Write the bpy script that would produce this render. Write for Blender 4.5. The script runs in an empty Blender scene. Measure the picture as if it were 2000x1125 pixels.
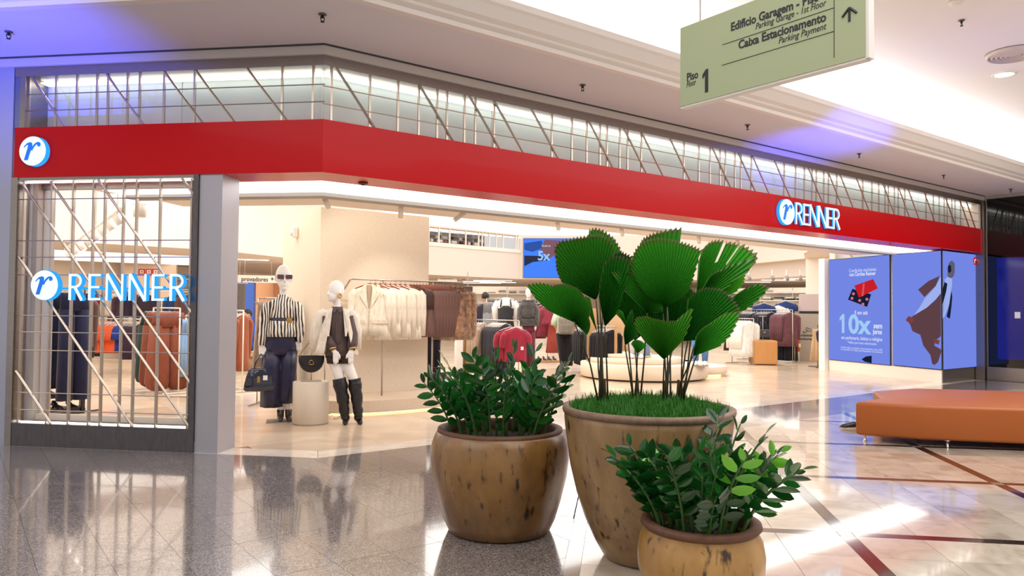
import bpy, bmesh, math, random
from mathutils import Vector, Matrix, noise
random.seed(7)
SC = bpy.context.scene
COL = SC.collection
# ------------------------------------------------------------------ camera
TH, PIT, ROL, FPX, EYE = math.radians(53.223), math.radians(1.594), math.radians(.525), 1461.0, 1.40
cF = Vector((math.cos(PIT)*math.cos(TH), math.cos(PIT)*math.sin(TH), math.sin(PIT)))
_R = Vector((math.sin(TH), -math.cos(TH), 0)); _U = _R.cross(cF)
cR = math.cos(ROL)*_R + math.sin(ROL)*_U
cU = -math.sin(ROL)*_R + math.cos(ROL)*_U
EYEP = Vector((0, 0, EYE))
cam = bpy.data.cameras.new('camera'); camo = bpy.data.objects.new('camera', cam); COL.objects.link(camo)
m = Matrix.Identity(4)
for i, a in enumerate((cR, cU, -cF)):
    for k in range(3): m[k][i] = a[k]
m.translation = EYEP; camo.matrix_world = m
cam.sensor_width = 36; cam.lens = FPX*36/2000; cam.clip_start = .05; cam.clip_end = 200
SC.camera = camo
SC.view_settings.view_transform = 'Standard'; SC.view_settings.look = 'None'
SC.view_settings.gamma = 1; SC.view_settings.use_curve_mapping = False
SC.view_settings.exposure = 0.74
# ------------------------------------------------------------------ world + large lights
w = bpy.data.worlds.new('world'); SC.world = w; w.use_nodes = True
w.node_tree.nodes['Background'].inputs[0].default_value = (1, .96, .94, 1)
w.node_tree.nodes['Background'].inputs[1].default_value = .42
def area(name, loc, size, power, col=(1, .97, .95), rot=(0, 0, 0), sy=None, spread=180):
    l = bpy.data.lights.new(name, 'AREA'); l.energy = power; l.color = col; l.size = size; l.spread = math.radians(spread)
    if sy: l.shape = 'RECTANGLE'; l.size_y = sy
    o = bpy.data.objects.new(name, l); o.location = loc; o.rotation_euler = rot; COL.objects.link(o); return o
def spot(name, loc, to, power, ang, col=(1, .9, .8), blend=.6, rad=.05):
    l = bpy.data.lights.new(name, 'SPOT'); l.energy = power; l.color = col; l.spot_size = math.radians(ang); l.spot_blend = blend; l.shadow_soft_size = rad
    o = bpy.data.objects.new(name, l); o.location = loc
    o.rotation_euler = (Vector(to)-Vector(loc)).to_track_quat('-Z', 'Y').to_euler(); COL.objects.link(o); return o
# mall ceiling downlight panels above the corridor (up inside the coffer)
area('mall_ceiling_lamp', (4.5, .6, 4.55), 7, 170, sy=5)
area('mall_ceiling_lamp', (12, 1.8, 4.55), 8, 190, sy=4)
area('mall_ceiling_lamp', (-2.2, 3.6, 4.55), 5, 95, sy=5)
# store: general light under the high glowing ceiling and under the mezzanine
area('store_lamp', (6.5, 13, 4.1), 8, 115, col=(1, .95, .9), sy=6)
area('store_lamp', (14, 14, 4.1), 9, 150, col=(1, .95, .9), sy=7)
area('store_lamp', (1.6, 12.6, 3.9), 4, 60, col=(1, .95, .9), sy=5)
area('under_mezzanine_lamp', (17, 26, 2.5), 10, 85, col=(1, .93, .85), sy=5)
area('under_mezzanine_lamp', (3, 19.5, 2.5), 8, 75, col=(1, .93, .85), sy=4)
area('under_mezzanine_lamp', (25, 16, 2.5), 5, 65, col=(1, .95, .9), sy=6)
# unseen blue spots added to throw the blue patches on the mall soffit
BLUE = (.06, .08, 1)
spot('added_blue_spot', (-1.2, 5.4, .9), (-.1, 8.0, 3.87), 1100, 50, BLUE, 1.0, .1)
spot('added_blue_spot', (8.6, 2.6, .9), (10.1, 6.0, 3.87), 1100, 30, BLUE, 1.0, .1)
spot('added_blue_spot', (12.5, .5, .9), (10.6, 3.3, 4.5), 110, 34, BLUE, 1.0, .1)

# ------------------------------------------------------------------ pixel helpers (frame 2000 x 1125): a pixel's ray met with a real plane
def ray(px, py): return cF + cR*((px-1000)/FPX) - cU*((py-562.5)/FPX)
def atz(px, py, z=0): d = ray(px, py); return EYEP + d*((z-EYE)/d.z)
def aty(px, py, y): d = ray(px, py); return EYEP + d*(y/d.y)
def atx(px, py, x): d = ray(px, py); return EYEP + d*(x/d.x)
def atd(px, py, d): return EYEP + ray(px, py)*d
def atpl(px, py, p, n):
    d = ray(px, py); p = Vector(p); n = Vector(n); return EYEP + d*((p-EYEP).dot(n)/d.dot(n))
Q = 2**-.5
CX, CY = 2.747, 6.662                      # corner of the two shop fronts
ZB, ZT, ZC = 2.666, 3.167, 3.871           # red band, mall soffit
def LF(s, off=0, z=0): return Vector((CX-Q*s-Q*off, CY+Q*s-Q*off, z))     # on the short front; off = towards the mall
def atl(px, py, off=0): return atpl(px, py, LF(0, off), (Q, Q, 0))
# ------------------------------------------------------------------ materials
def lin(h):
    h = h.lstrip('#'); c = [int(h[i:i+2], 16)/255 for i in (0, 2, 4)]
    return tuple(((v+.055)/1.055)**2.4 if v > .04045 else v/12.92 for v in c)
_mats = {}
def M(name, col='#808080', rough=.5, metal=0., noise_=None, bump=None, emit=None, estr=1., spec=.5, coat=0., trans=0., alpha=1., ior=None, col2=None, sheen=0.):
    if name in _mats: return _mats[name]
    mt = bpy.data.materials.new(name); mt.use_nodes = True; nt = mt.node_tree; b = nt.nodes['Principled BSDF']
    c = lin(col) if isinstance(col, str) else col
    b.inputs['Base Color'].default_value = (*c, 1); b.inputs['Roughness'].default_value = rough; b.inputs['Metallic'].default_value = metal
    b.inputs['Specular IOR Level'].default_value = spec; b.inputs['Coat Weight'].default_value = coat; b.inputs['Coat Roughness'].default_value = .04
    b.inputs['Transmission Weight'].default_value = trans; b.inputs['Alpha'].default_value = alpha
    b.inputs['Sheen Weight'].default_value = sheen
    if ior: b.inputs['IOR'].default_value = ior
    if emit: b.inputs['Emission Color'].default_value = (*lin(emit), 1); b.inputs['Emission Strength'].default_value = estr
    if noise_ or bump: tc = nt.nodes.new('ShaderNodeTexCoord')
    if noise_:
        sc, am = noise_[:2]; n = nt.nodes.new('ShaderNodeTexNoise'); n.inputs['Scale'].default_value = sc; n.inputs['Detail'].default_value = 6
        mp = nt.nodes.new('ShaderNodeMapping'); mp.inputs['Scale'].default_value = noise_[2] if len(noise_) > 2 else (1, 1, 1)
        nt.links.new(tc.outputs['Object'], mp.inputs[0]); nt.links.new(mp.outputs[0], n.inputs['Vector'])
        r = nt.nodes.new('ShaderNodeValToRGB'); r.color_ramp.elements[0].position = .32; r.color_ramp.elements[1].position = .68
        c2 = lin(col2) if col2 else tuple(v*(1-am) for v in c)
        r.color_ramp.elements[0].color = (*c2, 1); r.color_ramp.elements[1].color = (*c, 1)
        nt.links.new(n.outputs['Fac'], r.inputs[0]); nt.links.new(r.outputs[0], b.inputs['Base Color'])
    if bump:
        sc, st = bump[:2]; n2 = nt.nodes.new('ShaderNodeTexNoise'); n2.inputs['Scale'].default_value = sc; n2.inputs['Detail'].default_value = 5
        bp = nt.nodes.new('ShaderNodeBump'); bp.inputs['Strength'].default_value = st; bp.inputs['Distance'].default_value = bump[2] if len(bump) > 2 else .01
        nt.links.new(tc.outputs['Object'], n2.inputs['Vector']); nt.links.new(n2.outputs['Fac'], bp.inputs['Height']); nt.links.new(bp.outputs[0], b.inputs['Normal'])
    _mats[name] = mt; return mt
def E_(name, col, s=1.):
    if name in _mats: return _mats[name]
    mt = bpy.data.materials.new(name); mt.use_nodes = True; nt = mt.node_tree; nt.nodes.clear()
    e = nt.nodes.new('ShaderNodeEmission'); e.inputs[0].default_value = (*lin(col), 1); e.inputs[1].default_value = s
    o = nt.nodes.new('ShaderNodeOutputMaterial'); nt.links.new(e.outputs[0], o.inputs[0]); _mats[name] = mt; return mt
def CL(hexcol, rough=.85, sheen=.15):     # cloth of a colour
    return M('cloth_'+hexcol.lstrip('#'), hexcol, rough, noise_=(26, .22, (1, 1, .35)), bump=(140, .15, .003), sheen=sheen, spec=.25)
# ------------------------------------------------------------------ mesh builder
class MB:
    def __init__(s): s.v = []; s.f = []; s.sm = []
    def add(s, vs, fs, smooth=False):
        b = len(s.v); s.v += [tuple(p) for p in vs]; s.f += [tuple(b+i for i in f) for f in fs]; s.sm += [smooth]*len(fs); return s
    def box(s, c, d, ax=None, bev=0):
        c = Vector(c); X, Y, Z = ax or (Vector((1, 0, 0)), Vector((0, 1, 0)), Vector((0, 0, 1))); hx, hy, hz = d[0]/2, d[1]/2, d[2]/2
        if bev:
            bm = bmesh.new(); bmesh.ops.create_cube(bm, size=1)
            for v in bm.verts: v.co = Vector((v.co.x*d[0], v.co.y*d[1], v.co.z*d[2]))
            bmesh.ops.bevel(bm, geom=bm.edges[:]+bm.verts[:], offset=bev, segments=2, profile=.6, affect='EDGES')
            bm.verts.index_update()
            s.add([c+X*v.co.x+Y*v.co.y+Z*v.co.z for v in bm.verts], [[v.index for v in f.verts] for f in bm.faces]); bm.free(); return s
        vs = [c+X*(hx*a)+Y*(hy*b)+Z*(hz*e) for a in (-1, 1) for b in (-1, 1) for e in (-1, 1)]
        return s.add(vs, [(0, 1, 3, 2), (4, 6, 7, 5), (0, 4, 5, 1), (2, 3, 7, 6), (0, 2, 6, 4), (1, 5, 7, 3)])
    def bx(s, x0, x1, y0, y1, z0, z1): return s.box(((x0+x1)/2, (y0+y1)/2, (z0+z1)/2), (abs(x1-x0), abs(y1-y0), abs(z1-z0)))
    def tube(s, path, rad, n=8, cap=True, smooth=True, flat=1.):
        P = [Vector(p) for p in path]; R = rad if isinstance(rad, (list, tuple)) else [rad]*len(P); vs = []; up = None
        for i, p in enumerate(P):
            t = (P[min(i+1, len(P)-1)]-P[max(i-1, 0)]); t = t.normalized() if t.length > 1e-9 else Vector((0, 0, 1))
            if up is None: up = Vector((0, 0, 1)) if abs(t.z) < .9 else Vector((0, 1, 0))
            a = t.cross(up); a = a.normalized() if a.length > 1e-6 else Vector((1, 0, 0)); b2 = a.cross(t).normalized(); up = b2
            for k in range(n):
                g = 2*math.pi*k/n; vs.append(p+a*(math.cos(g)*R[i])+b2*(math.sin(g)*R[i]*flat))
        fs = [(i*n+k, i*n+(k+1) % n, (i+1)*n+(k+1) % n, (i+1)*n+k) for i in range(len(P)-1) for k in range(n)]
        b = len(s.v); s.add(vs, fs, smooth)
        if cap: s.f += [tuple(b+k for k in range(n))[::-1], tuple(b+(len(P)-1)*n+k for k in range(n))]; s.sm += [False]*2
        return s
    def rod(s, a, b, r, n=6): return s.tube([a, b], r, n, smooth=n > 6)
    def rings(s, R, cap=True, smooth=True):     # list of equal-length rings
        n = len(R[0]); b = len(s.v); s.add([p for r in R for p in r], [(i*n+k, i*n+(k+1) % n, (i+1)*n+(k+1) % n, (i+1)*n+k) for i in range(len(R)-1) for k in range(n)], smooth)
        if cap: s.f += [tuple(b+k for k in range(n))[::-1], tuple(b+(len(R)-1)*n+k for k in range(n))]; s.sm += [smooth]*2
        return s
    def lathe(s, prof, c=(0, 0, 0), n=24, cap=True, smooth=True, sx=1., sy=1.):
        return s.rings([[Vector((c[0]+math.cos(2*math.pi*k/n)*r*sx, c[1]+math.sin(2*math.pi*k/n)*r*sy, c[2]+z)) for k in range(n)] for r, z in prof], cap, smooth)
    def ell(s, c, r, n=14, m_=9):
        return s.rings([[Vector((c[0]+r[0]*math.sin(math.pi*(i+.02)/(m_+.04))*math.cos(2*math.pi*k/n), c[1]+r[1]*math.sin(math.pi*(i+.02)/(m_+.04))*math.sin(2*math.pi*k/n), c[2]-r[2]*math.cos(math.pi*(i+.02)/(m_+.04)))) for k in range(n)] for i in range(m_+1)])
    def prism(s, poly, o, X, Y, th):           # polygon in a plane (o, X, Y), pushed th along X x Y
        o, X, Y = Vector(o), Vector(X), Vector(Y); N = X.cross(Y).normalized()*th; n = len(poly)
        A = [o+X*p[0]+Y*p[1] for p in poly]
        return s.add(A+[a+N for a in A], [tuple(range(n))[::-1], tuple(range(n, 2*n))]+[(k, (k+1) % n, n+(k+1) % n, n+k) for k in range(n)])
    def slab(s, pts, th):                      # polygon of world points pushed along a vector
        A = [Vector(p) for p in pts]; n = len(A); N = Vector(th)
        return s.add(A+[a+N for a in A], [tuple(range(n))[::-1], tuple(range(n, 2*n))]+[(k, (k+1) % n, n+(k+1) % n, n+k) for k in range(n)])
    def mesh(s, name, off=None):
        me = bpy.data.meshes.new(name); o = Vector(off) if off is not None else Vector()
        me.from_pydata([Vector(p)-o for p in s.v], [], s.f); me.polygons.foreach_set('use_smooth', s.sm)
        bm = bmesh.new(); bm.from_mesh(me); bmesh.ops.recalc_face_normals(bm, faces=bm.faces); bm.to_mesh(me); bm.free(); me.update(); return me
    def build(s, name, mat, parent=None, world=False):
        me = s.mesh(name, root_loc(parent) if (world and parent) else None); return link(name, me, mat, parent)
def root_loc(o):
    v = Vector(o.location)
    while o.parent: o = o.parent; v += Vector(o.location)
    return v
def link(name, me, mat, parent=None):
    o = bpy.data.objects.new(name, me); COL.objects.link(o)
    if mat is not None and not me.materials: me.materials.append(mat)
    if parent: o.parent = parent
    return o
def tag(o, label, cat, group=None, kind=None):
    o['label'] = label
    if cat: o['category'] = cat
    if group: o['group'] = group
    if kind: o['kind'] = kind
    return o
def thing(name, label, cat, loc=(0, 0, 0), rz=0., group=None):
    o = bpy.data.objects.new(name, None); COL.objects.link(o); o.location = loc; o.rotation_euler = (0, 0, rz); o.empty_display_size = .1
    return tag(o, label, cat, group)
def struct(name, mb, mat, parent=None, world=True):
    o = mb.build(name, mat, parent, world=bool(parent))
    if not parent: o['kind'] = 'structure'
    return o
def copy_tree(o, loc, rz, label=None, parent=None):
    c = o.copy(); COL.objects.link(c); c.parent = parent
    if parent is None:
        c.location = loc; c.rotation_euler = (0, 0, rz)
        if label: c['label'] = label
    for ch in o.children: copy_tree(ch, None, 0, None, c)
    return c
def text(name, s, size, o, X, Y, mat, parent=None, ext=.001, bold=0., shear=0., al='LEFT', width=None, world=True, split=False):
    cu = bpy.data.curves.new(name, 'FONT'); cu.body = s; cu.size = size; cu.extrude = ext; cu.offset = bold; cu.shear = shear; cu.align_x = al; cu.resolution_u = 3
    t = bpy.data.objects.new(name, cu); COL.objects.link(t); bpy.context.view_layer.update()
    me = bpy.data.meshes.new_from_object(t.evaluated_get(bpy.context.evaluated_depsgraph_get())); bpy.data.objects.remove(t); bpy.data.curves.remove(cu)
    X, Y, o = Vector(X).normalized(), Vector(Y).normalized(), Vector(o); N = X.cross(Y); k = 1.
    if width and len(me.vertices):
        xs = [v.co.x for v in me.vertices]; k = width/(max(xs)-min(xs))
    off = root_loc(parent) if parent and world else Vector()
    for v in me.vertices: v.co = o+X*(v.co.x*k)+Y*v.co.y+N*v.co.z-off
    me.materials.clear(); me.name = name
    if split: return letters(name, me, mat, parent, X)
    return link(name, me, mat, parent)
def letters(name, me, mat, parent, X):        # one object per character: islands whose extents along the line overlap
    n = len(me.vertices); pa = list(range(n))
    def fd(i):
        while pa[i] != i: pa[i] = pa[pa[i]]; i = pa[i]
        return i
    for e in me.edges: a, b = fd(e.vertices[0]), fd(e.vertices[1]); pa[a] = b
    isl = {}
    for i in range(n): isl.setdefault(fd(i), []).append(i)
    G = []
    for vs in isl.values():
        xs = [me.vertices[i].co.dot(X) for i in vs]; G.append([min(xs), max(xs), set(vs)])
    G.sort(key=lambda g: g[0]); O = []
    for g in G:
        if O and min(O[-1][1], g[1])-g[0] > .5*min(g[1]-g[0], O[-1][1]-O[-1][0]): O[-1][1] = max(O[-1][1], g[1]); O[-1][2] |= g[2]
        else: O.append(g)
    for lo, hi, vs in O:
        ix = {v: k for k, v in enumerate(sorted(vs))}; m2 = bpy.data.meshes.new('letter')
        m2.from_pydata([me.vertices[v].co.copy() for v in sorted(vs)], [], [[ix[v] for v in p.vertices] for p in me.polygons if p.vertices[0] in ix]); link('letter', m2, mat, parent)
ORD = ['first', 'second', 'third', 'fourth', 'fifth', 'sixth', 'seventh', 'eighth', 'ninth', 'tenth', 'eleventh', 'twelfth', 'thirteenth', 'fourteenth', 'fifteenth', 'sixteenth', 'seventeenth', 'eighteenth', 'nineteenth', 'twentieth', 'twenty-first', 'twenty-second', 'twenty-third', 'twenty-fourth', 'twenty-fifth', 'twenty-sixth', 'twenty-seventh', 'twenty-eighth', 'twenty-ninth', 'thirtieth', 'thirty-first', 'thirty-second', 'thirty-third', 'thirty-fourth', 'thirty-fifth', 'thirty-sixth']
V = Vector
# ================================================================== STRUCTURE
def stone(name, c1, c2, c3, scale, rough, vein=0., speck=0., spec=.5, coat=0., rr=0.):
    mt = bpy.data.materials.new(name); mt.use_nodes = True; nt = mt.node_tree; N = nt.nodes; Lk = nt.links; b = N['Principled BSDF']
    tc = N.new('ShaderNodeTexCoord'); oi = N.new('ShaderNodeObjectInfo'); ad = N.new('ShaderNodeVectorMath'); ad.operation = 'ADD'
    mu = N.new('ShaderNodeVectorMath'); mu.operation = 'SCALE'; mu.inputs['Scale'].default_value = 1.0
    cmb = N.new('ShaderNodeCombineXYZ'); ml = N.new('ShaderNodeMath'); ml.operation = 'MULTIPLY'; ml.inputs[1].default_value = 37.
    Lk.new(oi.outputs['Random'], ml.inputs[0]); Lk.new(ml.outputs[0], cmb.inputs[0]); Lk.new(ml.outputs[0], cmb.inputs[2])
    Lk.new(tc.outputs['Object'], ad.inputs[0]); Lk.new(cmb.outputs[0], ad.inputs[1])
    n = N.new('ShaderNodeTexNoise'); n.inputs['Scale'].default_value = scale; n.inputs['Detail'].default_value = 8; n.inputs['Distortion'].default_value = vein
    Lk.new(ad.outputs[0], n.inputs['Vector'])
    r = N.new('ShaderNodeValToRGB'); e = r.color_ramp.elements; e[0].position = .3; e[0].color = (*lin(c1), 1); e[1].position = .62; e[1].color = (*lin(c2), 1)
    x = r.color_ramp.elements.new(.46); x.color = (*lin(c3), 1)
    Lk.new(n.outputs['Fac'], r.inputs[0]); out = r.outputs[0]
    if speck:
        vo = N.new('ShaderNodeTexNoise'); vo.inputs['Scale'].default_value = speck; vo.inputs['Detail'].default_value = 2
        Lk.new(ad.outputs[0], vo.inputs['Vector'])
        r2 = N.new('ShaderNodeValToRGB'); r2.color_ramp.elements[0].position = .38; r2.color_ramp.elements[0].color = (.35, .35, .35, 1); r2.color_ramp.elements[1].position = .66; r2.color_ramp.elements[1].color = (1.5, 1.5, 1.5, 1)
        mx = N.new('ShaderNodeMix'); mx.data_type = 'RGBA'; mx.blend_type = 'MULTIPLY'; mx.inputs[0].default_value = 1
        Lk.new(vo.outputs['Fac'], r2.inputs[0]); Lk.new(out, mx.inputs[6]); Lk.new(r2.outputs[0], mx.inputs[7]); out = mx.outputs[2]
    hv = N.new('ShaderNodeHueSaturation'); mr = N.new('ShaderNodeMapRange'); mr.inputs[3].default_value = .9; mr.inputs[4].default_value = 1.1
    Lk.new(oi.outputs['Random'], mr.inputs[0]); Lk.new(mr.outputs[0], hv.inputs['Value']); Lk.new(out, hv.inputs['Color']); Lk.new(hv.outputs[0], b.inputs['Base Color'])
    b.inputs['Roughness'].default_value = rough; b.inputs['Specular IOR Level'].default_value = spec; b.inputs['Coat Weight'].default_value = coat; b.inputs['Coat Roughness'].default_value = .05; b.inputs['Coat IOR'].default_value = 1.7
    _mats[name] = mt; return mt
m_marble = stone('polished_beige_marble', '#a89c89', '#d2c7b6', '#c5b9a7', 2.6, .13, 1.4, coat=.75)
m_granite = stone('polished_grey_granite', '#7d7572', '#979089', '#8a827e', 40, .13, .2, speck=130, coat=.7)
m_brown = stone('polished_brown_stone', '#2a1a15', '#412c25', '#35231d', 20, .10, speck=120, coat=.8)
m_store = stone('satin_beige_porcelain', '#cdb499', '#dfcbb3', '#d6c0a6', 1.6, .24, .6, coat=.35)
m_thr = stone('cream_threshold_stone', '#e6d8c4', '#f4eadc', '#ecdfcd', 6, .18, .3, coat=.5)
m_grout = M('floor_grout', '#6d635a', .8)
m_white = M('white_paint', '#f2ece4', .6); m_wallb = M('warm_white_paint', '#eee3d6', .6)
m_soffit = M('mall_soffit_paint', '#dcdade', .7); m_cream = M('cream_paint', '#e9ded2', .6)
m_steel = M('brushed_steel', '#a39b95', .32, 1., noise_=(60, .18, (.2, .2, 4))); m_steel_d = M('dark_brushed_steel', '#6f6a6c', .3, 1., noise_=(30, .2, (1, 1, .3)))
m_alu = M('grey_aluminium_cladding', '#b4b1b6', .42, .55); m_rod = M('satin_steel_rod', '#c2b5a8', .3, 1.)
m_red = M('gloss_red_panel', '#cc000c', .25, 0, coat=.05, spec=.18); m_black = M('black_plastic', '#141416', .4)
m_lum = E_('ceiling_added_glow', '#fff8f1', 1.25); m_strip = E_('led_strip', '#fffaf4', 2.2)
m_glass = M('clear_glass', '#ffffff', .02, trans=1., ior=1.12)
def project(p):
    d = Vector(p)-EYEP; z = d.dot(cF)
    return (1000+FPX*d.dot(cR)/z, 562.5-FPX*d.dot(cU)/z, z) if z > .05 else (-1e6, -1e6, z)
def seen(p, mar=120):
    x, y, z = project(p); return z > .3 and -mar < x < 2000+mar and -mar < y < 1125+mar
def clip(poly, a, b, c):                    # keep a*x+b*y >= c
    o = []
    for i in range(len(poly)):
        p, q = poly[i], poly[(i+1) % len(poly)]; fp, fq = a*p[0]+b*p[1]-c, a*q[0]+b*q[1]-c
        if fp >= 0: o.append(p)
        if (fp >= 0) != (fq >= 0):
            t = fp/(fp-fq); o.append((p[0]+(q[0]-p[0])*t, p[1]+(q[1]-p[1])*t))
    return o
def area2(p): return abs(sum(p[i][0]*p[(i+1) % len(p)][1]-p[(i+1) % len(p)][0]*p[i][1] for i in range(len(p))))/2
# ---- floors: a bed with tiles on it
bed = struct('floor', MB().bx(-6, 34, -4, 34, -.2, -.006), m_grout)
tag(bed, 'polished stone mall and shop floor', None)
_full = {}
def lay(poly, full, key, name, mat, parent=bed, gap=.0015, th=.012):
    cx = sum(p[0] for p in poly)/len(poly); cy = sum(p[1] for p in poly)/len(poly)
    if full and key in _full: me = _full[key]
    else:
        P = []
        for p in poly:
            d = math.hypot(p[0]-cx, p[1]-cy); k = max(0, (d-gap*1.41))/d; P.append((cx+(p[0]-cx)*k, cy+(p[1]-cy)*k))
        me = MB().slab([(p[0]-cx, p[1]-cy, -th) for p in P], (0, 0, th)).mesh(name); me.materials.append(mat)
        if full: _full[key] = me
    o = link(name, me, None, parent); o.location = (cx, cy, 0); return o
WB = -.295*2**.5                            # the marble field ends along a diagonal (x - y = WB) and at y = 5.56; granite beyond
def marble_clip(poly):
    for h_ in ((0, -1, -5.56), (1, -1, WB), (-1, 0, -17.3)): poly = clip(poly, *h_) if poly else poly
    return [poly] if poly and area2(poly) > .0015 else []
def granite_clip(poly):
    c = (sum(p[0] for p in poly)/4, 0); poly = clip(poly, 0, -1, -CY) if c[0] > CX-.17 else clip(poly, -1, -1, -(CX+CY)); poly = clip(poly, -1, 0, -17.3) if poly else poly
    if not poly: return []
    if all(p[0]-p[1] <= WB for p in poly) or min(p[1] for p in poly) >= 5.56: return [poly]
    a = clip(poly, 0, 1, 5.56); b = clip(poly, 0, -1, -5.56); b = clip(b, -1, 1, -WB) if b else b
    return [p for p in (a, b) if p and area2(p) > .0015]
def vw(v, w): return ((v+w)*Q, (v-w)*Q)
W0, WP, V0, VP_ = 1.37, 1.665, 4.965, 1.69
SW = .09
cells = []
for i in range(-9, 8):
    for j in range(-9, 10):
        wa, va = W0+WP*i, V0+VP_*j
        tw, tv = (WP-SW)/4, (VP_-SW)/4
        for a in range(4):
            for b in range(4):
                w_, v_ = wa+SW+tw*a, va+SW+tv*b; cells.append(([vw(v_, w_), vw(v_+tv, w_), vw(v_+tv, w_+tw), vw(v_, w_+tw)], 'tile', m_marble))
        cells.append(([vw(va+SW, wa), vw(va+VP_, wa), vw(va+VP_, wa+SW), vw(va+SW, wa+SW)], 'strip', m_brown))
        cells.append(([vw(va, wa+SW), vw(va+SW, wa+SW), vw(va+SW, wa+WP), vw(va, wa+WP)], 'strip_b', m_brown))
        cells.append(([vw(va, wa), vw(va+SW, wa), vw(va+SW, wa+SW), vw(va, wa+SW)], 'strip_c', m_granite))
far = []
cand = []
for poly, kind, mat in cells:
    c = (sum(p[0] for p in poly)/4, sum(p[1] for p in poly)/4, 0)
    if not seen(c, 1500): continue
    for q in marble_clip(poly): cand.append((project(c)[2]+(0 if seen(c, 40) else 1000), q, abs(area2(q)-area2(poly)) < 1e-6, kind, mat))
cand.sort(key=lambda t: t[0]); ntile = 0; farm = MB()
for z, q, full, kind, mat in cand:
    if kind == 'tile' or z > 1000:
        ntile += kind == 'tile'
        if (ntile > 290 or z > 1000) and mat is m_marble: farm.slab([(p[0], p[1], -.012) for p in q], (0, 0, .012)); continue
    lay(q, full, kind, 'tile' if kind == 'tile' else 'inlay_strip', mat)
if farm.v:
    o = farm.build('far_tiles', m_marble, bed); o['kind'] = 'stuff'
# granite border: square grid
gf = MB()
for i in range(-24, 60):
    for j in range(-6, 9):
        x, y = .39+.33*i, 4.53+.655*j
        poly = [(x, y), (x+.33, y), (x+.33, y+.655), (x, y+.655)]; c = (x+.165, y+.33, 0)
        if not seen(c, 1500): continue
        for q in granite_clip(poly):
            if seen(c, 60): lay(q, abs(area2(q)-.33*.655) < 1e-6, 'g', 'granite_tile', m_granite)
            else: gf.slab([(p[0], p[1], -.012) for p in q], (0, 0, .012))
if gf.v: o = gf.build('outer_granite_tiles', m_granite, bed); o['kind'] = 'stuff'
# store tiles and threshold
TI = .32
for i in range(-4, 26):
    for j in range(0, 18):
        x, y = -1.2+1.2*i, 6.4+1.2*j
        poly = [(x, y), (x+1.2, y), (x+1.2, y+1.2), (x, y+1.2)]; c = (x+.6, y+.6, 0)
        if not seen(c, 260): continue
        q = clip(poly, 0, 1, CY+TI); q = clip(q, 1, 1, CX+CY+TI*1.4142) if q else q
        if q and area2(q) > .01: lay(q, abs(area2(q)-1.44) < 1e-6, 's', 'porcelain_tile', m_store, th=.01)
lay([(p.x, p.y) for p in (LF(3.4, 0), LF(0, 0), V((CX+.4142*TI, CY+TI, 0)), LF(3.4, -TI))], False, None, 'threshold_slab', m_thr)
x = CX
while x < 17.2:
    x2 = min(x+1.62, 17.3); lay([(x, CY), (x2, CY), (x2, CY+TI), (x+(.4142*TI if x == CX else 0), CY+TI)], False, None, 'threshold_slab', m_thr); x = x2
# ---- profiles swept along both fronts (off: towards the mall is +)
def FP(off, z, sL, xR): return [LF(sL, off, z), V((CX-.4142*off, CY-off, z)), V((xR, CY-off, z))]
def sweep(prof, sL, xR, mb=None):
    mb = mb or MB(); P = [FP(o, z, sL, xR) for o, z in prof]; n = len(prof)
    R = [[P[k][i] for k in range(n)] for i in range(3)]
    return mb.rings(R, cap=True, smooth=False)
XR = 17.30
struct('ceiling', sweep([(1.15, 3.871), (-.4, 3.871), (-.4, 4.0), (1.15, 4.0)], 9, 18.4), m_soffit)
struct('trim_1', sweep([(1.10, 3.862), (1.18, 3.862), (1.18, 3.905), (1.24, 3.925), (1.25, 3.945), (1.31, 3.965), (1.375, 4.05), (1.40, 4.07), (1.40, 4.13), (1.10, 4.13)], 9, 18.4), M('cornice_paint', '#e8e0da', .55))
# upper coffer: lit cove wall and the raised ceiling
lum_c = M('cove_plaster', '#f3f0f2', .7)
up = MB(); P0, P1, P2 = FP(.2, 4.75, 11, 20); up.slab([P0, P1, P2, (20, -6, 4.75), (-9, -6, 4.75), (-9, 12, 4.75)], (0, 0, .05)); struct('ceiling_coffer', up, lum_c)
struct('wall_cove', sweep([(.25, 4.13), (.2, 4.13), (.2, 4.8), (.25, 4.8)], 11, 20), lum_c)
cl = sweep([(1.05, 4.15), (.75, 4.15), (.75, 4.18), (1.05, 4.18)], 9, 18).build('cove_light', E_('cove_lamp', '#fff8f2', 4.2)); tag(cl, 'warm white cove lamp tube hidden above the ceiling cornice', 'cove light')
# beams above the glazing
struct('trim_2', sweep([(.03, 3.775), (-.3, 3.775), (-.3, 3.857), (.03, 3.857)], 3.75, 17.36), M('light_beam_paint', '#cfc6c0', .5))
struct('shadow_line', sweep([(.045, 3.858), (-.05, 3.858), (-.05, 3.874), (.045, 3.874)], 3.75, 17.36), M('painted_shadow', '#4a4444', .7))  # dark strip painted in as the shadow line between beam and soffit
struct('trim_3', sweep([(.0, 3.68), (-.42, 3.68), (-.42, 3.775), (.0, 3.775)], 3.25, 17.34), m_steel)
# red fascia with a gloss underside
fas = thing('shop_fascia', 'long glossy red fascia band wrapping the shop corner', 'fascia', (CX, CY, ZB))
sweep([(.0, ZB), (-.46, ZB), (-.46, ZB+.03), (-.05, ZB+.03), (-.05, ZT-.02), (-.32, ZT-.02), (-.32, ZT), (0, ZT)], 3.235, 17.33).build('panel', m_red, fas, True)
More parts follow.
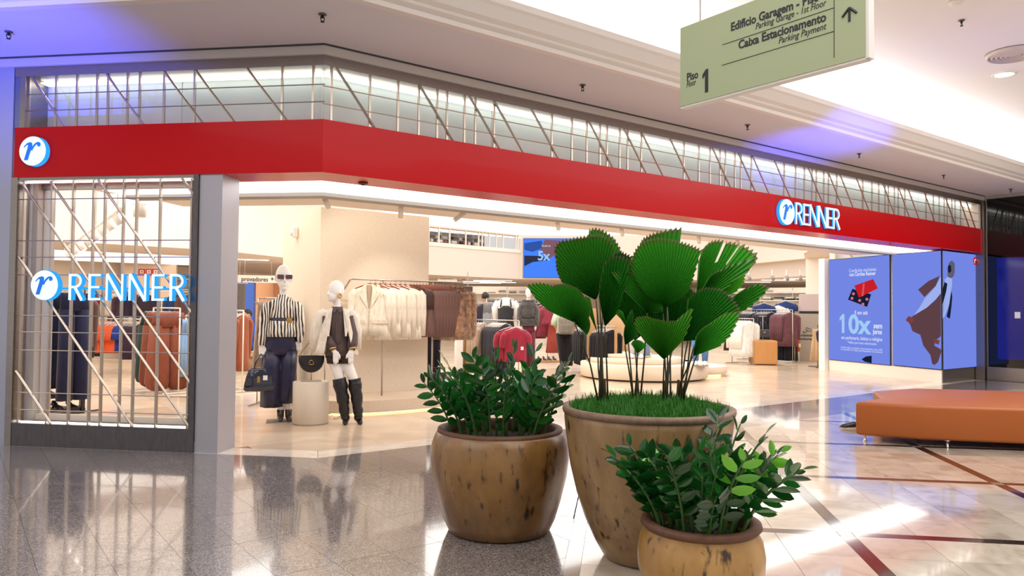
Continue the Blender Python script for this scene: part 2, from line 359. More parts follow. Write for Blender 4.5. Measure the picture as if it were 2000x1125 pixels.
# inner soffit: luminous strip, rail, plaster lip
struct('ceiling_entrance', sweep([(-.465, 2.69), (-1.22, 2.69), (-1.22, 2.8), (-.465, 2.8)], 3.1, 17.2), m_white)
ls = sweep([(-.47, 2.672), (-1.2, 2.672), (-1.2, 2.689), (-.47, 2.689)], 2.9, 16.3).build('soffit_light_panel', m_strip); tag(ls, 'bright white luminous strip under the red fascia inside the entrance', 'light panel')
struct('trim_4', sweep([(-1.2, 2.63), (-1.5, 2.645), (-1.5, 3.0), (-1.2, 3.0)], 2.9, 16.5), M('grey_shutter_rail', '#8d857e', .45, .4))
struct('ceiling_lip', sweep([(-1.5, 2.70), (-2.4, 2.70), (-2.4, 2.82), (-1.5, 2.82)], 2.9, 16.5), M('soffit_plaster', '#e4d5c6', .6))
struct('wall_bulkhead', sweep([(-2.3, 2.8), (-2.4, 2.8), (-2.4, 4.25), (-2.3, 4.25)], 2.9, 17), m_white)
# ---- short front: columns, window frame, base
mb = MB()
def lbox(mb, s0, s1, o0, o1, z0, z1):
    a = [LF(s0, o0, z0), LF(s1, o0, z0), LF(s1, o1, z0), LF(s0, o1, z0)]; return mb.slab(a, (0, 0, z1-z0))
struct('wall_column', lbox(MB(), 1.01, 1.245, -.02, -.34, .1, ZB), m_alu)
struct('baseboard_column', lbox(MB(), 1.008, 1.247, -.017, -.343, 0, .1), m_alu)
struct('wall_left_pier', lbox(MB(), 3.26, 4.6, .0, -.6, 0, 3.775), M('blue_grey_aluminium', '#aeb0be', .4, .4))
fr = thing('display_window', 'steel framed display window with barred grille left of entrance', 'shop window', LF(2.25, -.1, 0))
lbox(MB(), 1.247, 1.30, .0, -.16, 0, ZB).build('side_frame', m_steel_d, fr, True)
lbox(MB(), 3.19, 3.262, .0, -.16, 0, ZB).build('side_frame', m_steel, fr, True)
lbox(MB(), 1.30, 3.19, -.005, -.30, 0, .225).build('base_panel', m_steel_d, fr, True)
lbox(MB(), 1.30, 3.19, -.01, -.05, 2.635, ZB).build('top_frame', m_steel, fr, True)
lbox(MB(), 1.30, 3.19, -.245, -.30, .225, .285).build('glass_frame', M('window_sill_paint', '#e6d8c6', .5), fr, True)
lbox(MB(), 1.30, 3.19, -.245, -.30, 2.58, 2.64).build('glass_frame', m_steel, fr, True)
lbox(MB(), 1.30, 3.19, -.265, -.273, .285, 2.58).build('glass_pane', m_glass, fr, True)
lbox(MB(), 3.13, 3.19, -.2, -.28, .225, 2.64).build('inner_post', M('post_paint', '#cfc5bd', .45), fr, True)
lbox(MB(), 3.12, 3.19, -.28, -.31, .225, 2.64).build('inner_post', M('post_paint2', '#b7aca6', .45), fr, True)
lbox(MB(), 1.32, 3.17, -.06, -.10, .228, .236).build('led_line', m_strip, fr, True)
lbox(MB(), 1.32, 3.17, -.06, -.10, 2.622, 2.632).build('led_line', m_strip, fr, True)
RR = .0085
WS = [3.15, 2.84, 2.605, 2.385, 2.26, 2.06, 1.92, 1.67, 1.34]
for s in WS: MB().box(LF(s, -.05, (.226+2.63)/2), (.017, .03, 2.405), (V((-Q, Q, 0)), V((Q, Q, 0)), V((0, 0, 1)))).build('upright_bar', m_rod, fr, True)
for z in (2.45, 2.035, 1.87, 1.695, 1.29, 1.125, .945, .525, .355): MB().rod(LF(1.30, -.035, z), LF(3.19, -.035, z), .0055).build('cross_rod', m_rod, fr, True)
for a, b in (((3.15, 2.6), (1.3, .24)), ((2.84, 2.62), (1.3, .66)), ((2.32, 2.63), (1.3, 1.33)), ((1.43, 2.63), (1.3, 2.47)), ((3.17, 1.87), (1.89, .23)), ((3.17, .74), (2.77, .23))):
    MB().rod(LF(a[0], -.018, a[1]), LF(b[0], -.018, b[1]), .0125).build('diagonal_bar', m_rod, fr, True)
# ---- transom glazing and grille above the fascia
m_frost = M('frosted_glass', '#cfe0dd', .45, noise_=(3, .06), coat=.15)
tr = thing('transom_grille', 'barred frosted glass transom over the short shop front', 'shop transom', LF(1.6, -.1, ZT))
lbox(MB(), .12, 1.62, -.30, -.32, ZT, 3.68).build('glass_panel', m_frost, tr, True); lbox(MB(), 1.63, 3.19, -.30, -.32, ZT, 3.68).build('glass_panel', m_frost, tr, True)
lbox(MB(), 3.13, 3.19, 0, -.3, ZT, 3.68).build('end_post', m_steel, tr, True); lbox(MB(), 3.19, 3.255, -.01, -.3, ZT, 3.775).build('end_post', M('blue_grey_steel', '#7d84a0', .3, .8), tr, True)
lbox(MB(), .1, 3.1, -.16, -.27, 3.655, 3.67).build('led_line', E_('transom_led', '#fffaf2', 1.8), tr, True)
def lbar(s, z0, z1, par): MB().box(LF(s, -.04, (z0+z1)/2), (.02, .02, z1-z0), (V((-Q, Q, 0)), V((Q, Q, 0)), V((0, 0, 1)))).build('upright_bar', m_rod, par, True)
for s in (3.12, 2.82, 2.59, 2.37, 2.25, 2.04, 1.91, 1.65, 1.33, .43, .12): lbar(s, ZT, 3.68, tr)
for a, b in ((3.08, 2.70), (2.26, 1.85), (1.64, 1.23), (1.31, .90), (.78, .37)): MB().rod(LF(a, -.02, 3.68), LF(b, -.02, ZT), .0125).build('diagonal_bar', m_rod, tr, True)
for z in (3.505, 3.34): MB().rod(LF(0, -.03, z), LF(3.13, -.03, z), .0055).build('cross_rod', m_rod, tr, True)
t2 = thing('transom_grille', 'long barred frosted glass transom over the wide entrance', 'shop transom', (10, CY+.1, ZT))
x = CX+.1
while x < 17.2:
    x2 = min(x+2.05, 17.28); MB().bx(x, x2-.01, CY+.30, CY+.32, ZT, 3.68).build('glass_panel', m_frost, t2, True); x = x2
MB().bx(CX+.1, 17.2, CY+.16, CY+.27, 3.655, 3.67).build('led_line', E_('transom_led', ''), t2, True)
MB().bx(17.2, 17.3, CY+.02, CY+.32, ZT, 3.68).build('end_post', M('end_post_paint', '#efe3d4', .5), t2, True)
xs = [2.84]
for k in range(7): xs += [v+2.33*k for v in (3.24, 3.55, 3.79, 4.01, 4.13, 4.35, 4.49, 4.74)]
for x in xs:
    if x < 17.2: MB().bx(x-.01, x+.01, CY+.03, CY+.05, ZT, 3.68).build('upright_bar', m_rod, t2, True)
for x in (2.88, 3.79, 4.40, 4.73, 5.25, 6.14, 6.74, 7.06, 7.60, 8.48, 9.07, 9.41, 9.96, 10.87, 11.45, 11.81, 12.33, 13.23, 13.79, 14.16, 14.80, 15.68, 16.33, 16.63):
    MB().rod((x, CY+.02, 3.68), (x+.41, CY+.02, ZT), .0125).build('diagonal_bar', m_rod, t2, True)
for z in (3.49, 3.32): MB().rod((CX, CY+.03, z), (17.2, CY+.03, z), .0055).build('cross_rod', m_rod, t2, True)
# ---- mezzanine, inner walls, ceilings
MZ = [(-4, 15.3), (4.4, 15.95), (6.2, 17.2), (13.1, 22.3), (17.5, 22.9), (23.5, 17.6), (21.95, 13.3)]
m_par = M('parapet_white', '#ddd0c4', .55)
def wallseg(name, a, b, z0, z1, mat, th=.12):
    a, b = V((*a, z0)), V((*b, z0)); n = V((-(b-a).y, (b-a).x, 0)).normalized()*th
    return struct(name, MB().slab([a, b, b+n, a+n], (0, 0, z1-z0)), mat)
for i in range(6):
    zt = 3.55 if i == 3 else 4.3

    wallseg('wall_mezzanine', MZ[i], MZ[i+1], 2.55, zt, m_par)
wallseg('trim_5', (13.0, 22.26), (17.5, 22.86), 3.55, 3.66, m_cream, .3)
wallseg('wall_over_mezzanine', (13.0, 22.3), (17.5, 22.9), 4.2, 4.5, M('beige_band', '#d9c0a8', .6), .3)
wallseg('wall_mezzanine_back', (12.2, 25.0), (17.8, 25.8), 3.0, 4.6, M('grey_back', '#8b837d', .7))
struct('ceiling_under_mezzanine', MB().slab([(-4, 15.42, 2.55), (4.35, 16.05, 2.55), (13.05, 22.4, 2.55), (17.5, 23.02, 2.55), (23.6, 17.7, 2.55), (22.05, 13.3, 2.55), (33, 11, 2.55), (33, 33, 2.55), (-6, 33, 2.55)], (0, 0, .08)), M('under_ceiling', '#d6c8bb', .7))
ce = MB().slab([(-6, 9.5, 4.25), (.35, 9.06, 4.25), (17.2, 9.06, 4.25), (33, 9, 4.25), (33, 24, 4.25), (-6, 24, 4.25)], (0, 0, .05)).build('ceiling_added_glow', m_lum); tag(ce, 'bright white ceiling with added glow high inside the shop', 'luminous ceiling')  # lit ceiling: its brightness is put into an emitting colour
m_back = M('back_wall_paint', '#e9dccb', .7)
BK = [(-6, 21.5), (4, 22.5), (12, 29), (20, 30.5), (31, 23), (30, 9)]
for i in range(5): wallseg('wall_back', BK[i], BK[i+1], 0, 2.55, m_back)
wallseg('wall_left', (LF(3.26, -.6).x, LF(3.26, -.6).y), (-4, 16), 0, 4.3, m_wallb)
wallseg('wall_left_back', (-4, 15.4), (-6, 21.5), 0, 2.55, m_back)
struct('wall_notice_pier', MB().box(V((atd(292, 600, 20.0).x, atd(292, 600, 20.0).y, 1.27)), (1.3, .3, 2.54), (V((.94, -.34, 0)), V((.34, .94, 0)), V((0, 0, 1)))), M('peach_pier', '#ecd3b8', .6))
struct('wall_right_return', MB().bx(21.55, 22.1, 12.1, 13.35, 0, 3.1), m_wallb)
struct('ceiling_right', MB().slab([(16.9, 9.9, 3.08), (22.0, 12.0, 3.08), (23.7, 17.6, 3.08), (23.2, 17.7, 3.08), (21.6, 13.4, 3.08), (19.6, 12.2, 3.08)], (0, 0, .06)), M('right_ceiling', '#e6d6c6', .6))
wallseg('wall_right', (22.0, 12.2), (17.0, 9.9), 0, 3.1, m_wallb)
wallseg('wall_right_upper', (16.9, 9.8), (25, 9), 3.1, 4.3, m_white)
# pillar with speckled render
m_pil = M('speckled_stucco', '#ecdac4', .75, noise_=(120, .16), bump=(160, .35, .004))
pil = struct('wall_pillar', MB().bx(4.06, 5.79, 9.87, 11.33, 0, 2.79), m_pil)
plat = thing('display_platform', 'low curved beige stone display platform at foot of the pillar', 'platform', (5.15, 9.7, 0))
def sup(cx, cy, rx, ry, e=2.6, n=40, a0=0, a1=2*math.pi):
    o = []
    for k in range(n):
        t = a0+(a1-a0)*k/n; c, s = math.cos(t), math.sin(t); o.append((cx+rx*math.copysign(abs(c)**(2/e), c), cy+ry*math.copysign(abs(s)**(2/e), s)))
    return o
pf = [p for p in sup(4.98, 9.85, 1.16, .93, 2.8, 48)]
MB().slab([(x, y, .025) for x, y in pf], (0, 0, .155)).build('slab', M('platform_stone', '#dcc8b0', .7, noise_=(70, .1)), plat, True)
pf2 = sup(4.98, 9.85, 1.08, .86, 2.8, 40)
MB().slab([(x, y, 0) for x, y in pf2], (0, 0, .025)).build('plinth_light', E_('plinth_glow', '#ffcf8a', 2.0), plat, True)
# ---- LED wall on the far right
LA, LB = V((15.84, 6.84, 0)), V((16.87, 9.83, 0)); LD_ = (LB-LA).normalized(); LN = V((-LD_.y, LD_.x, 0))     # LN points into the shop
struct('wall_led', MB().slab([LA+V((.02, .01, 0)), V((17.33, 6.86, 0)), V((17.3, 9.6, 0)), LB+V((.02, 0, 0))], (0, 0, 2.655)), m_white)
struct('baseboard_right', MB().slab([LA-LN*(-.012), LB-LN*(-.012), LB, LA], (0, 0, .25)), M('base_cream', '#f1e6d8', .3, coat=.4))
struct('baseboard_front', MB().bx(15.84, 17.3, 6.825, 6.86, 0, .26), m_steel)
wp = struct('wall_led_post', MB().box(LB+V((.03, .12, 1.34)), (.2, .22, 2.68), (V((LD_.x, LD_.y, 0)), LN, V((0, 0, 1)))), m_white)
struct('trim_6', MB().bx(17.34, 17.44, 6.64, 6.95, 0, 3.78), m_steel)
# dark shop front beyond
ds = thing('dark_shop_front', 'dark glass shop front standing at right angles beyond the screens', 'shop front', (17.4, 4.5, 0))
MB().bx(17.42, 17.5, 1.0, 6.6, .28, 3.80).build('glass_sheet', M('black_glass', '#050507', .04, spec=.6), ds, True)
MB().bx(17.40, 17.52, 1.0, 6.62, 0, .28).build('base_panel', m_steel, ds, True)
MB().bx(17.42, 17.46, 6.56, 6.62, .0, 3.8).build('post', m_steel, ds, True)
MB().bx(17.405, 17.418, 4.9, 6.42, .45, 2.55).build('blue_panel', M('painted_blue_reflection', '#0d1266', .12, emit='#0a0f6e', estr=.25), ds, True)  # the screens' blue reflection, painted as a glowing sheet over the dark glass
MB().bx(17.395, 17.404, 6.0, 6.1, 1.30, 1.43).build('notice', m_white, ds, True)
struct('wall_far_right', MB().bx(17.52, 17.7, -4, 6.9, 0, 4.8), m_wallb)
# ================================================================== SIGNS AND SCREENS
UZ = V((0, 0, 1))
ONE = [(.28, 0), (.62, 0), (.62, 1), (.36, 1), (0, .80), (.0, .62), (.28, .76)]
def stroke(mb, o, X, Y, pts, wd, th):
    for a, b in zip(pts, pts[1:]):
        d = V((b[0]-a[0], b[1]-a[1])); n = V((-d.y, d.x)).normalized()*wd/2; e = d.normalized()*wd*.02
        mb.prism([(a[0]-n.x-e.x, a[1]-n.y-e.y), (b[0]-n.x+e.x, b[1]-n.y+e.y), (b[0]+n.x+e.x, b[1]+n.y+e.y), (a[0]+n.x-e.x, a[1]+n.y-e.y)], o, X, Y, th)
def arcp(cx, cy, rx, ry, a0, a1, n=10): return [(cx+rx*math.cos(math.radians(a0+(a1-a0)*k/n)), cy+ry*math.sin(math.radians(a0+(a1-a0)*k/n))) for k in range(n+1)]
def letter(ch, o, X, Y, h, wd, th, t=.13):
    mb = MB(); k = t*h; w_ = wd*h
    if ch == 'R':
        stroke(mb, o, X, Y, [(k/2, 0), (k/2, h)], k, th)
        stroke(mb, o, X, Y, [(k/2, h-k*.42), (w_*.45, h-k*.42)]+arcp(w_*.45, h*.735, w_*.38, h*.225, 82, -82)+[(w_*.45, h*.50), (k/2, h*.50)], k*.85, th)
        stroke(mb, o, X, Y, [(w_*.42, h*.50), (w_-k*.45, 0)], k*1.05, th)
    elif ch == 'E':
        stroke(mb, o, X, Y, [(k/2, 0), (k/2, h)], k, th)
        for z, l in ((k*.42, 1), (h*.5, .9), (h-k*.42, 1)): stroke(mb, o, X, Y, [(k*.4, z), (w_*l, z)], k*.8, th)
    else:
        stroke(mb, o, X, Y, [(k*.4, 0), (k*.4, h)], k*.8, th); stroke(mb, o, X, Y, [(w_-k*.4, 0), (w_-k*.4, h)], k*.8, th); stroke(mb, o, X, Y, [(k*.45, h-.0), (w_-k*.45, 0)], k*1.1, th)
    return mb
R_STEM = [(.10, 0), (.33, 0), (.40, .22), (.56, .66), (.60, .80), (.58, .92), (.48, .97), (.30, .93), (.16, .82), (.06, .70), (.09, .68), (.20, .78), (.30, .83), (.34, .78), (.30, .62)]
R_ARM = [(.53, .56), (.62, .74), (.74, .88), (.88, .96), (1.02, .97), (1.10, .90), (1.11, .80), (1.04, .72), (.94, .73), (.90, .80), (.93, .86), (.86, .84), (.76, .76), (.66, .64), (.58, .50)]
def r_glyph(o, X, Y, h, th):
    mb = MB(); mb.prism([(x*h*.95-.58*h*.95, y*h-.5*h) for x, y in R_STEM], o, X, Y, th); mb.prism([(x*h*.95-.58*h*.95, y*h-.5*h) for x, y in R_ARM], o, X, Y, th); return mb
m_neon = E_('sign_face_white', '#cdf0ff', .95); m_logo = M('sign_logo_blue', '#0a64c8', .3, emit='#0a6ee0', estr=.35)
m_edge = E_('sign_edge_blue', '#2f9df0', .75)
def disc(o, X, Y, r, th, n=40): return MB().prism([(math.cos(2*math.pi*k/n)*r, math.sin(2*math.pi*k/n)*r) for k in range(n)], o, X, Y, th)
def logo(par, c, X, Y, r, N, depth):
    disc(c-N*depth, X, Y, r*1.0, depth*.9).build('disc_body', m_edge, par, True)
    disc(c, X, Y, r*.97, .006).build('disc_face', m_neon, par, True)
    g = r_glyph(c+N*.008, X, Y, r*1.25, .006).build('letter', m_logo, par, True)
def renner(par, o, X, Y, h, widths, gap, N, depth):
    x = 0
    for ch, wd in zip('RENNER', widths):
        lo = letter(ch, o+X*x-N*depth, X, Y, h, wd, depth).build('letter', m_edge, par, True)
        letter(ch, o+X*x+N*.001, X, Y, h, wd, .004, t=.10).build('letter_face', m_neon, lo, True)
        x += wd*h+gap
    return x
XL, NL = V((Q, -Q, 0)), V((-Q, -Q, 0))
# window sign: disc and letters on a rail
c = atl(87, 557, .10); o = atl(134, 586, .10); e = atl(361, 586, .10); h = (atl(134, 535, .10)-o).z
sg = thing('window_sign', 'glowing blue-white letter sign with disc fixed across the barred display window', 'shop sign', c)
logo(sg, c, XL, UZ, .148, NL, .06)
Wt = (e-o).length; ws = [.60, .50, .72, .72, .50, .62]; gp = (Wt-sum(ws)*h)/5
renner(sg, o, XL, UZ, h, ws, gp, NL, .05)
MB().rod(LF(2.95, .03, o.z+h*.45), LF(1.46, .03, o.z+h*.45), .012).build('rail', m_edge, sg, True)
# fascia disc
c = atl(64, 295, .05); sg = thing('disc_sign', 'round glowing white disc sign with blue letter on red fascia end', 'shop sign', c)
logo(sg, c, XL, UZ, .148, NL, .05)
# fascia letters on the long side
XX, NY = V((1, 0, 0)), V((0, -1, 0))
c = aty(1537, 414, CY-.05); o = aty(1554, 434, CY-.05); e = aty(1641, 446, CY-.05); h = .335
o.z = c.z-.165
sg = thing('fascia_sign', 'small glowing white letter sign with disc on the long red fascia', 'shop sign', c)
logo(sg, c, XX, UZ, .20, NY, .05)
Wt = e.x-o.x; gp = (Wt-sum(ws)*h)/5
renner(sg, o, XX, UZ, h, ws, gp, NY, .022)
# ---- LED screens
def scr(name, label, p0, p1, z0, z1, n, mat, th=.03, open_=None):
    t = thing(name, label, 'led screen', (p0.x, p0.y, z0)); a, b = V((p0.x, p0.y, z0)), V((p1.x, p1.y, z0)); n = V(n)
    MB().slab([a, b, b-n*th, a-n*th], (0, 0, z1-z0)).build('frame', m_black, t, True)
    i = (b-a).normalized()*.006; e0, e1 = (0 if open_ == 0 else 1), 1; MB().slab([a+i*e0+n*.004+UZ*.012, b-i*e1+n*.004+UZ*.012, b-i*e1+UZ*.012, a+i*e0+UZ*.012], (0, 0, z1-z0-.024)).build('screen', mat, t, True)
    return t
m_ledb = E_('screen_blue', '#7d92f6', .50); SN = LN if LN.dot(V((-1, 0, 0))) > 0 else -LN
on = lambda t: LA+LD_*t+SN*.03
sA = scr('led_screen', 'blue advertising screen showing two payment cards and 10x text', on(1.28), on(3.14), .25, 2.65, SN, m_ledb)
sB = scr('led_screen', 'blue advertising screen with the figure in brown coat, narrow side half', on(-.02), on(1.21), .26, 2.65, SN, m_ledb, open_=0)
sC = scr('led_screen', 'blue advertising screen facing the mall with small red round logo', V((15.815, 6.80, 0)), V((17.34, 6.80, 0)), .26, 2.65, NY, m_ledb, open_=0)
def onA(px, py, off=.008): return atpl(px, py, LA+SN*(.034+off), SN)
def onC(px, py, off=.008): return aty(px, py, 6.796-off)
def blob(par, name, pts, f, mat, off=.004, k=2.8125, ox=1600, oy=380):
    P = [f(ox+x/k, oy+y/k, off) for x, y in pts]; n = SN if f is onA else NY
    MB().slab([p-n*.002 for p in P], n*.002).build(name, mat, par, True)
m_brn = E_('print_brown', '#6b4b52', 0.44); m_pw = E_('print_pale', '#a9bcfb', 0.52); m_dk = E_('print_dark', '#232a45', 0.33); m_sk = E_('print_skin', '#8d4b4d', 0.44); m_grey = E_('print_grey', '#6f6a80', 0.44); m_prd = E_('print_red', '#d8232f', 0.50); m_txt = E_('print_text', '#dfe8ff', 0.55); m_txt2 = E_('print_text_blue', '#a8d2ff', 0.55)
blob(sB, 'printed_coat_tail', [(543, 522), (578, 563), (640, 500), (662, 447), (600, 475)], onA, m_brn)
blob(sB, 'printed_scarf', [(520, 662), (590, 622), (640, 575), (668, 540), (668, 450), (640, 505), (580, 570), (548, 625)], onA, m_pw, .003)
blob(sB, 'printed_coat', [(480, 690), (500, 715), (512, 750), (555, 770), (572, 830), (610, 880), (620, 928), (632, 937), (652, 920), (671, 862), (668, 850), (632, 830), (640, 800), (668, 778), (668, 543), (640, 578), (590, 622), (520, 664)], onA, m_brn)
blob(sB, 'printed_hand', [(475, 690), (490, 668), (515, 675), (522, 695), (500, 710)], onA, m_sk, .007); blob(sB, 'printed_hand', [(632, 795), (662, 800), (655, 825), (628, 812)], onA, m_sk, .007)
blob(sC, 'printed_head', [(705, 440), (707, 395), (715, 372), (730, 363), (744, 378), (745, 420), (738, 450), (722, 460), (708, 452)], onC, m_grey)
blob(sC, 'printed_glasses', [(707, 398), (715, 385), (724, 392), (726, 420), (716, 432), (708, 422)], onC, m_dk, .007)
blob(sC, 'printed_scarf', [(690, 465), (705, 452), (730, 462), (730, 500), (722, 540), (715, 600), (690, 668), (678, 680), (678, 600), (690, 540)], onC, m_pw)
blob(sC, 'printed_jacket', [(678, 520), (690, 480), (704, 490), (698, 530), (682, 590), (678, 600)], onC, m_dk, .007); blob(sC, 'printed_jacket', [(726, 530), (731, 560), (726, 620), (718, 682), (700, 670), (714, 610)], onC, m_dk, .007)
blob(sC, 'printed_coat', [(678, 600), (690, 570), (684, 640), (678, 690)], onC, m_brn)
def logo2(par, f, px, py, r):
    c = f(px, py, .008); X = XX if f is onC else LD_*-1; disc(c, X, UZ, r, .002).build('printed_logo', m_prd, par, True); r_glyph(c+(NY if f is onC else SN)*.004, X, UZ, r*1.1, .002).build('printed_letter', m_txt, par, True)
logo2(sC, onC, 1904, 510, .085)
XA = -LD_                                    # text direction on the slanted screen (left to right in view)
def at_(par, s, pl, pr, py, size, mat, bold=0., name='printed_text'):
    a, b = onA(pl, py), onA(pr, py); text(name, s, size, a, XA, UZ, mat, par, ext=.0005, bold=bold, width=(b-a).dot(XA))
at_(sA, 'Condições exclusivas', 1658, 1711, 532, .115, m_txt); at_(sA, 'nos Cartões Renner', 1659, 1710, 539.5, .115, m_txt, .003)
blob(sA, 'printed_card', [(193, 500), (296, 464), (322, 515), (218, 566)], onA, m_prd, .008); blob(sA, 'printed_card', [(182, 518), (285, 548), (263, 617), (158, 577)], onA, m_dk, .004)
for x, y in ((180, 570), (222, 582), (240, 602), (262, 575), (188, 545)):
    blob(sA, 'printed_spot', [(x+8*math.cos(a), y+8*math.sin(a)) for a in [k*math.pi/5 for k in range(10)]], onA, E_('print_pink', '#e47c92', 0.50), .006)
blob(sA, 'printed_card_stripe', [(232, 560), (240, 490), (250, 485), (243, 556)], onA, E_('print_red2', '#ef5a5a', 0.50), .010)
at_(sA, 'E em até', 1669, 1694, 614, .125, m_txt, .002); at_(sA, '0x', 1657, 1702, 650, .60, m_txt2, .018); a = onA(1640, 650); MB().prism([(x*.25, y*.44) for x, y in ONE], a, XA, UZ, .001).build('printed_numeral', m_txt2, sA, True)
at_(sA, 'sem', 1706, 1723, 641, .17, m_txt, .005); at_(sA, 'juros', 1705, 1723, 652, .15, m_txt, .005)
at_(sA, 'em perfumaria, beleza e relógios', 1643, 1723, 662, .115, m_txt, .001); at_(sA, '*Válido para itens selecionados', 1655, 1712, 670.5, .08, m_txt)
at_(sA, 'Confira todas as condições de parcelamento, taxa e IOF', 1642, 1723, 679.5, .06, m_txt); at_(sA, 'e consulte as lojas participantes na central', 1642, 1723, 683.5, .06, m_txt)
blob(sA, 'printed_shoe', [(233, 905), (255, 890), (288, 885), (288, 927), (250, 918)], onA, m_dk, .004)
# ---- hanging direction board
SX = 3.28; bd = thing('direction_sign', 'hanging pale green direction board with parking text and arrow', 'direction sign', (SX, 2.27, 2.55))
MB().bx(SX, SX+.055, 1.735, 2.81, 2.555, 3.005).build('board', M('sage_green_panel', '#a6b088', .55), bd, True)
MB().bx(SX+.004, SX+.051, 1.72, 1.735, 2.55, 3.005).build('edge_strip', M('sign_edge', '#e9e2da', .4), bd, True); MB().bx(SX+.004, SX+.051, 1.735, 2.81, 2.545, 2.555).build('edge_strip', M('sign_edge', '#e9e2da', .4), bd, True)
for y in (2.69, 1.9): MB().rod((SX+.027, y, 3.0), (SX+.027, y, 4.75), .005).build('hanging_rod', m_steel, bd, True)
m_ink = M('sign_ink', '#22242a', .6); XB = V((0, -1, 0))
def bt(s, pl, pyl, pr, size, bold=0., sh=0.):
    a = atx(pl, pyl, SX-.001); b = atx(pr, 40, SX-.001); text('lettering', s, size, a, XB, UZ, m_ink, bd, ext=.0006, bold=bold, shear=sh, width=a.y-b.y, split=True)
bt('Edifício Garagem - Piso 1', 1427, 61, 1612, .062, .0016); bt('Parking Garage - 1st Floor', 1475, 58, 1613, .046, 0, .25)
bt('Caixa Estacionamento', 1442, 96, 1613, .062, .0016); bt('Parking Payment', 1520, 86, 1613, .046, 0, .25)
bt('Piso', 1341, 158.5, 1363, .062, .0014); bt('Floor', 1340.5, 171, 1359, .05, 0, .25)
a = atx(1372, 182.5, SX-.001); MB().prism([(x*.062, y*.128) for x, y in ONE], a, XB, UZ, .001).build('numeral', m_ink, bd, True)
def bl(p, q, r=.0016):
    a, b = atx(*p, SX-.001), atx(*q, SX-.001); MB().rod(a, b, r, 5).build('rule_line', m_ink, bd, True)
bl((1411, 87.5), (1629, 15)); bl((1410, 127.5), (1629, 61)); bl((1629, -8), (1629, 112.5))
bl((1659, 42), (1659, 15), .006); bl((1659, 15), (1645, 34), .006); bl((1659, 15), (1673, 25), .006)
# ================================================================== CEILING FITTINGS
def sprinkler(loc, label):
    t = thing('sprinkler_head', label, 'sprinkler', loc, group='ceiling sprinklers')
    MB().lathe([(.034, 0), (.034, -.006), (.02, -.012)], n=14).build('escutcheon', M('sprinkler_plate', '#6a6260', .4, .6), t)
    MB().lathe([(.012, -.01), (.012, -.03), (.008, -.034)], n=8).build('body', M('sprinkler_body', '#2b2828', .4, .7), t)
    MB().tube([(.014, 0, -.022), (.018, 0, -.04), (.005, 0, -.062)], .004, 5).tube([(-.014, 0, -.022), (-.018, 0, -.04), (-.005, 0, -.062)], .004, 5).build('frame_arm', M('sprinkler_body', ''), t)
    MB().lathe([(.018, -.062), (.018, -.066)], n=10).build('deflector', M('sprinkler_body', ''), t)
for px, py, lb in ((17, 66, 'dark sprinkler head on the blue-lit soffit over the window pier'), (630, 32, 'dark sprinkler head on the soffit above the shop corner'), (1138, 170, 'dark sprinkler head on the soffit, third one from the window pier'), (1460, 248, 'dark sprinkler head on the soffit below the green direction board'), (1678, 304, 'dark sprinkler head on the blue-lit patch of soffit over the fascia letters'), (1843, 346, 'dark sprinkler head on the soffit over the advertising screens'), (1974, 373, 'dark sprinkler head on the soffit by the dark shop front')):
    p = atz(px, py-4, 3.868); sprinkler(p, lb)
sprinkler(atz(1878, 40, 4.745), 'dark sprinkler head on the raised ceiling near the round air vent')
p = atz(1978, 104, 4.74); t = thing('ceiling_vent', 'round ringed air vent in the raised mall ceiling', 'air vent', p)
for r in (.30, .25, .20, .15, .10, .05): MB().lathe([(r, 0), (r, -.03), (r-.028, -.05), (r-.03, -.02), (r-.03, 0)], n=32, cap=False).build('ring', M('vent_paint', '#d9d0cb', .4), t)
p = atz(1961, 145, 4.745); t = thing('downlight', 'round glowing downlight recessed in the raised mall ceiling', 'downlight', p)
MB().lathe([(.15, 0), (.15, -.012), (.12, -.012), (.12, 0)], n=28, cap=False).build('bezel', m_white, t); MB().lathe([(.118, -.002), (.118, -.006)], n=28).build('lens', E_('downlight_lens', '#fffaf2', 5), t)
p = atz(1867, 3, 4.745); t = thing('smoke_detector', 'small white smoke detector on the raised mall ceiling', 'smoke detector', p)
MB().lathe([(.065, 0), (.065, -.02), (.045, -.045), (.02, -.05)], n=18).build('housing', m_white, t); MB().lathe([(.046, -.028), (.05, -.034), (.044, -.04)], n=18).build('grille', M('detector_grille', '#8a8580', .5), t)
# spots and slots under the inner soffit
for i, (px, py) in enumerate(((637, 384), (790, 398), (915, 410), (1108, 428), (1235, 441), (1395, 456), (1470, 464))):
    p = atz(px, py, 2.70); p.y = max(p.y, CY+1.7)
    t = thing('ceiling_spotlight', 'white cylinder spotlight under the inner soffit, %s from the grey column' % ORD[i], 'spotlight', p, group='entrance soffit spotlights')
    MB().rod((0, 0, 0), (0, 0, -.03), .015, 8).build('stem', m_white, t)
    tgt = ((4.6, 9.87, 1.9), (5.1, 9.6, 1.4), (3.5, 8.9, 1.2), (10, 11, .6), (11.6, 10.9, .5), (13.4, 10.6, .3), (14.5, 10, 0))[i]; dr_ = (V(tgt)-p).normalized()
    MB().tube([-dr_*.03+V((0, 0, -.04)), dr_*.15+V((0, 0, -.04))], .033, 14).build('barrel', M('spot_paint', '#efe4d8', .4), t)
    spot('spotlight_lamp', p+dr_*.17+V((0, 0, -.04)), tgt, 30, 66, (1, .92, .82), .7, .03)
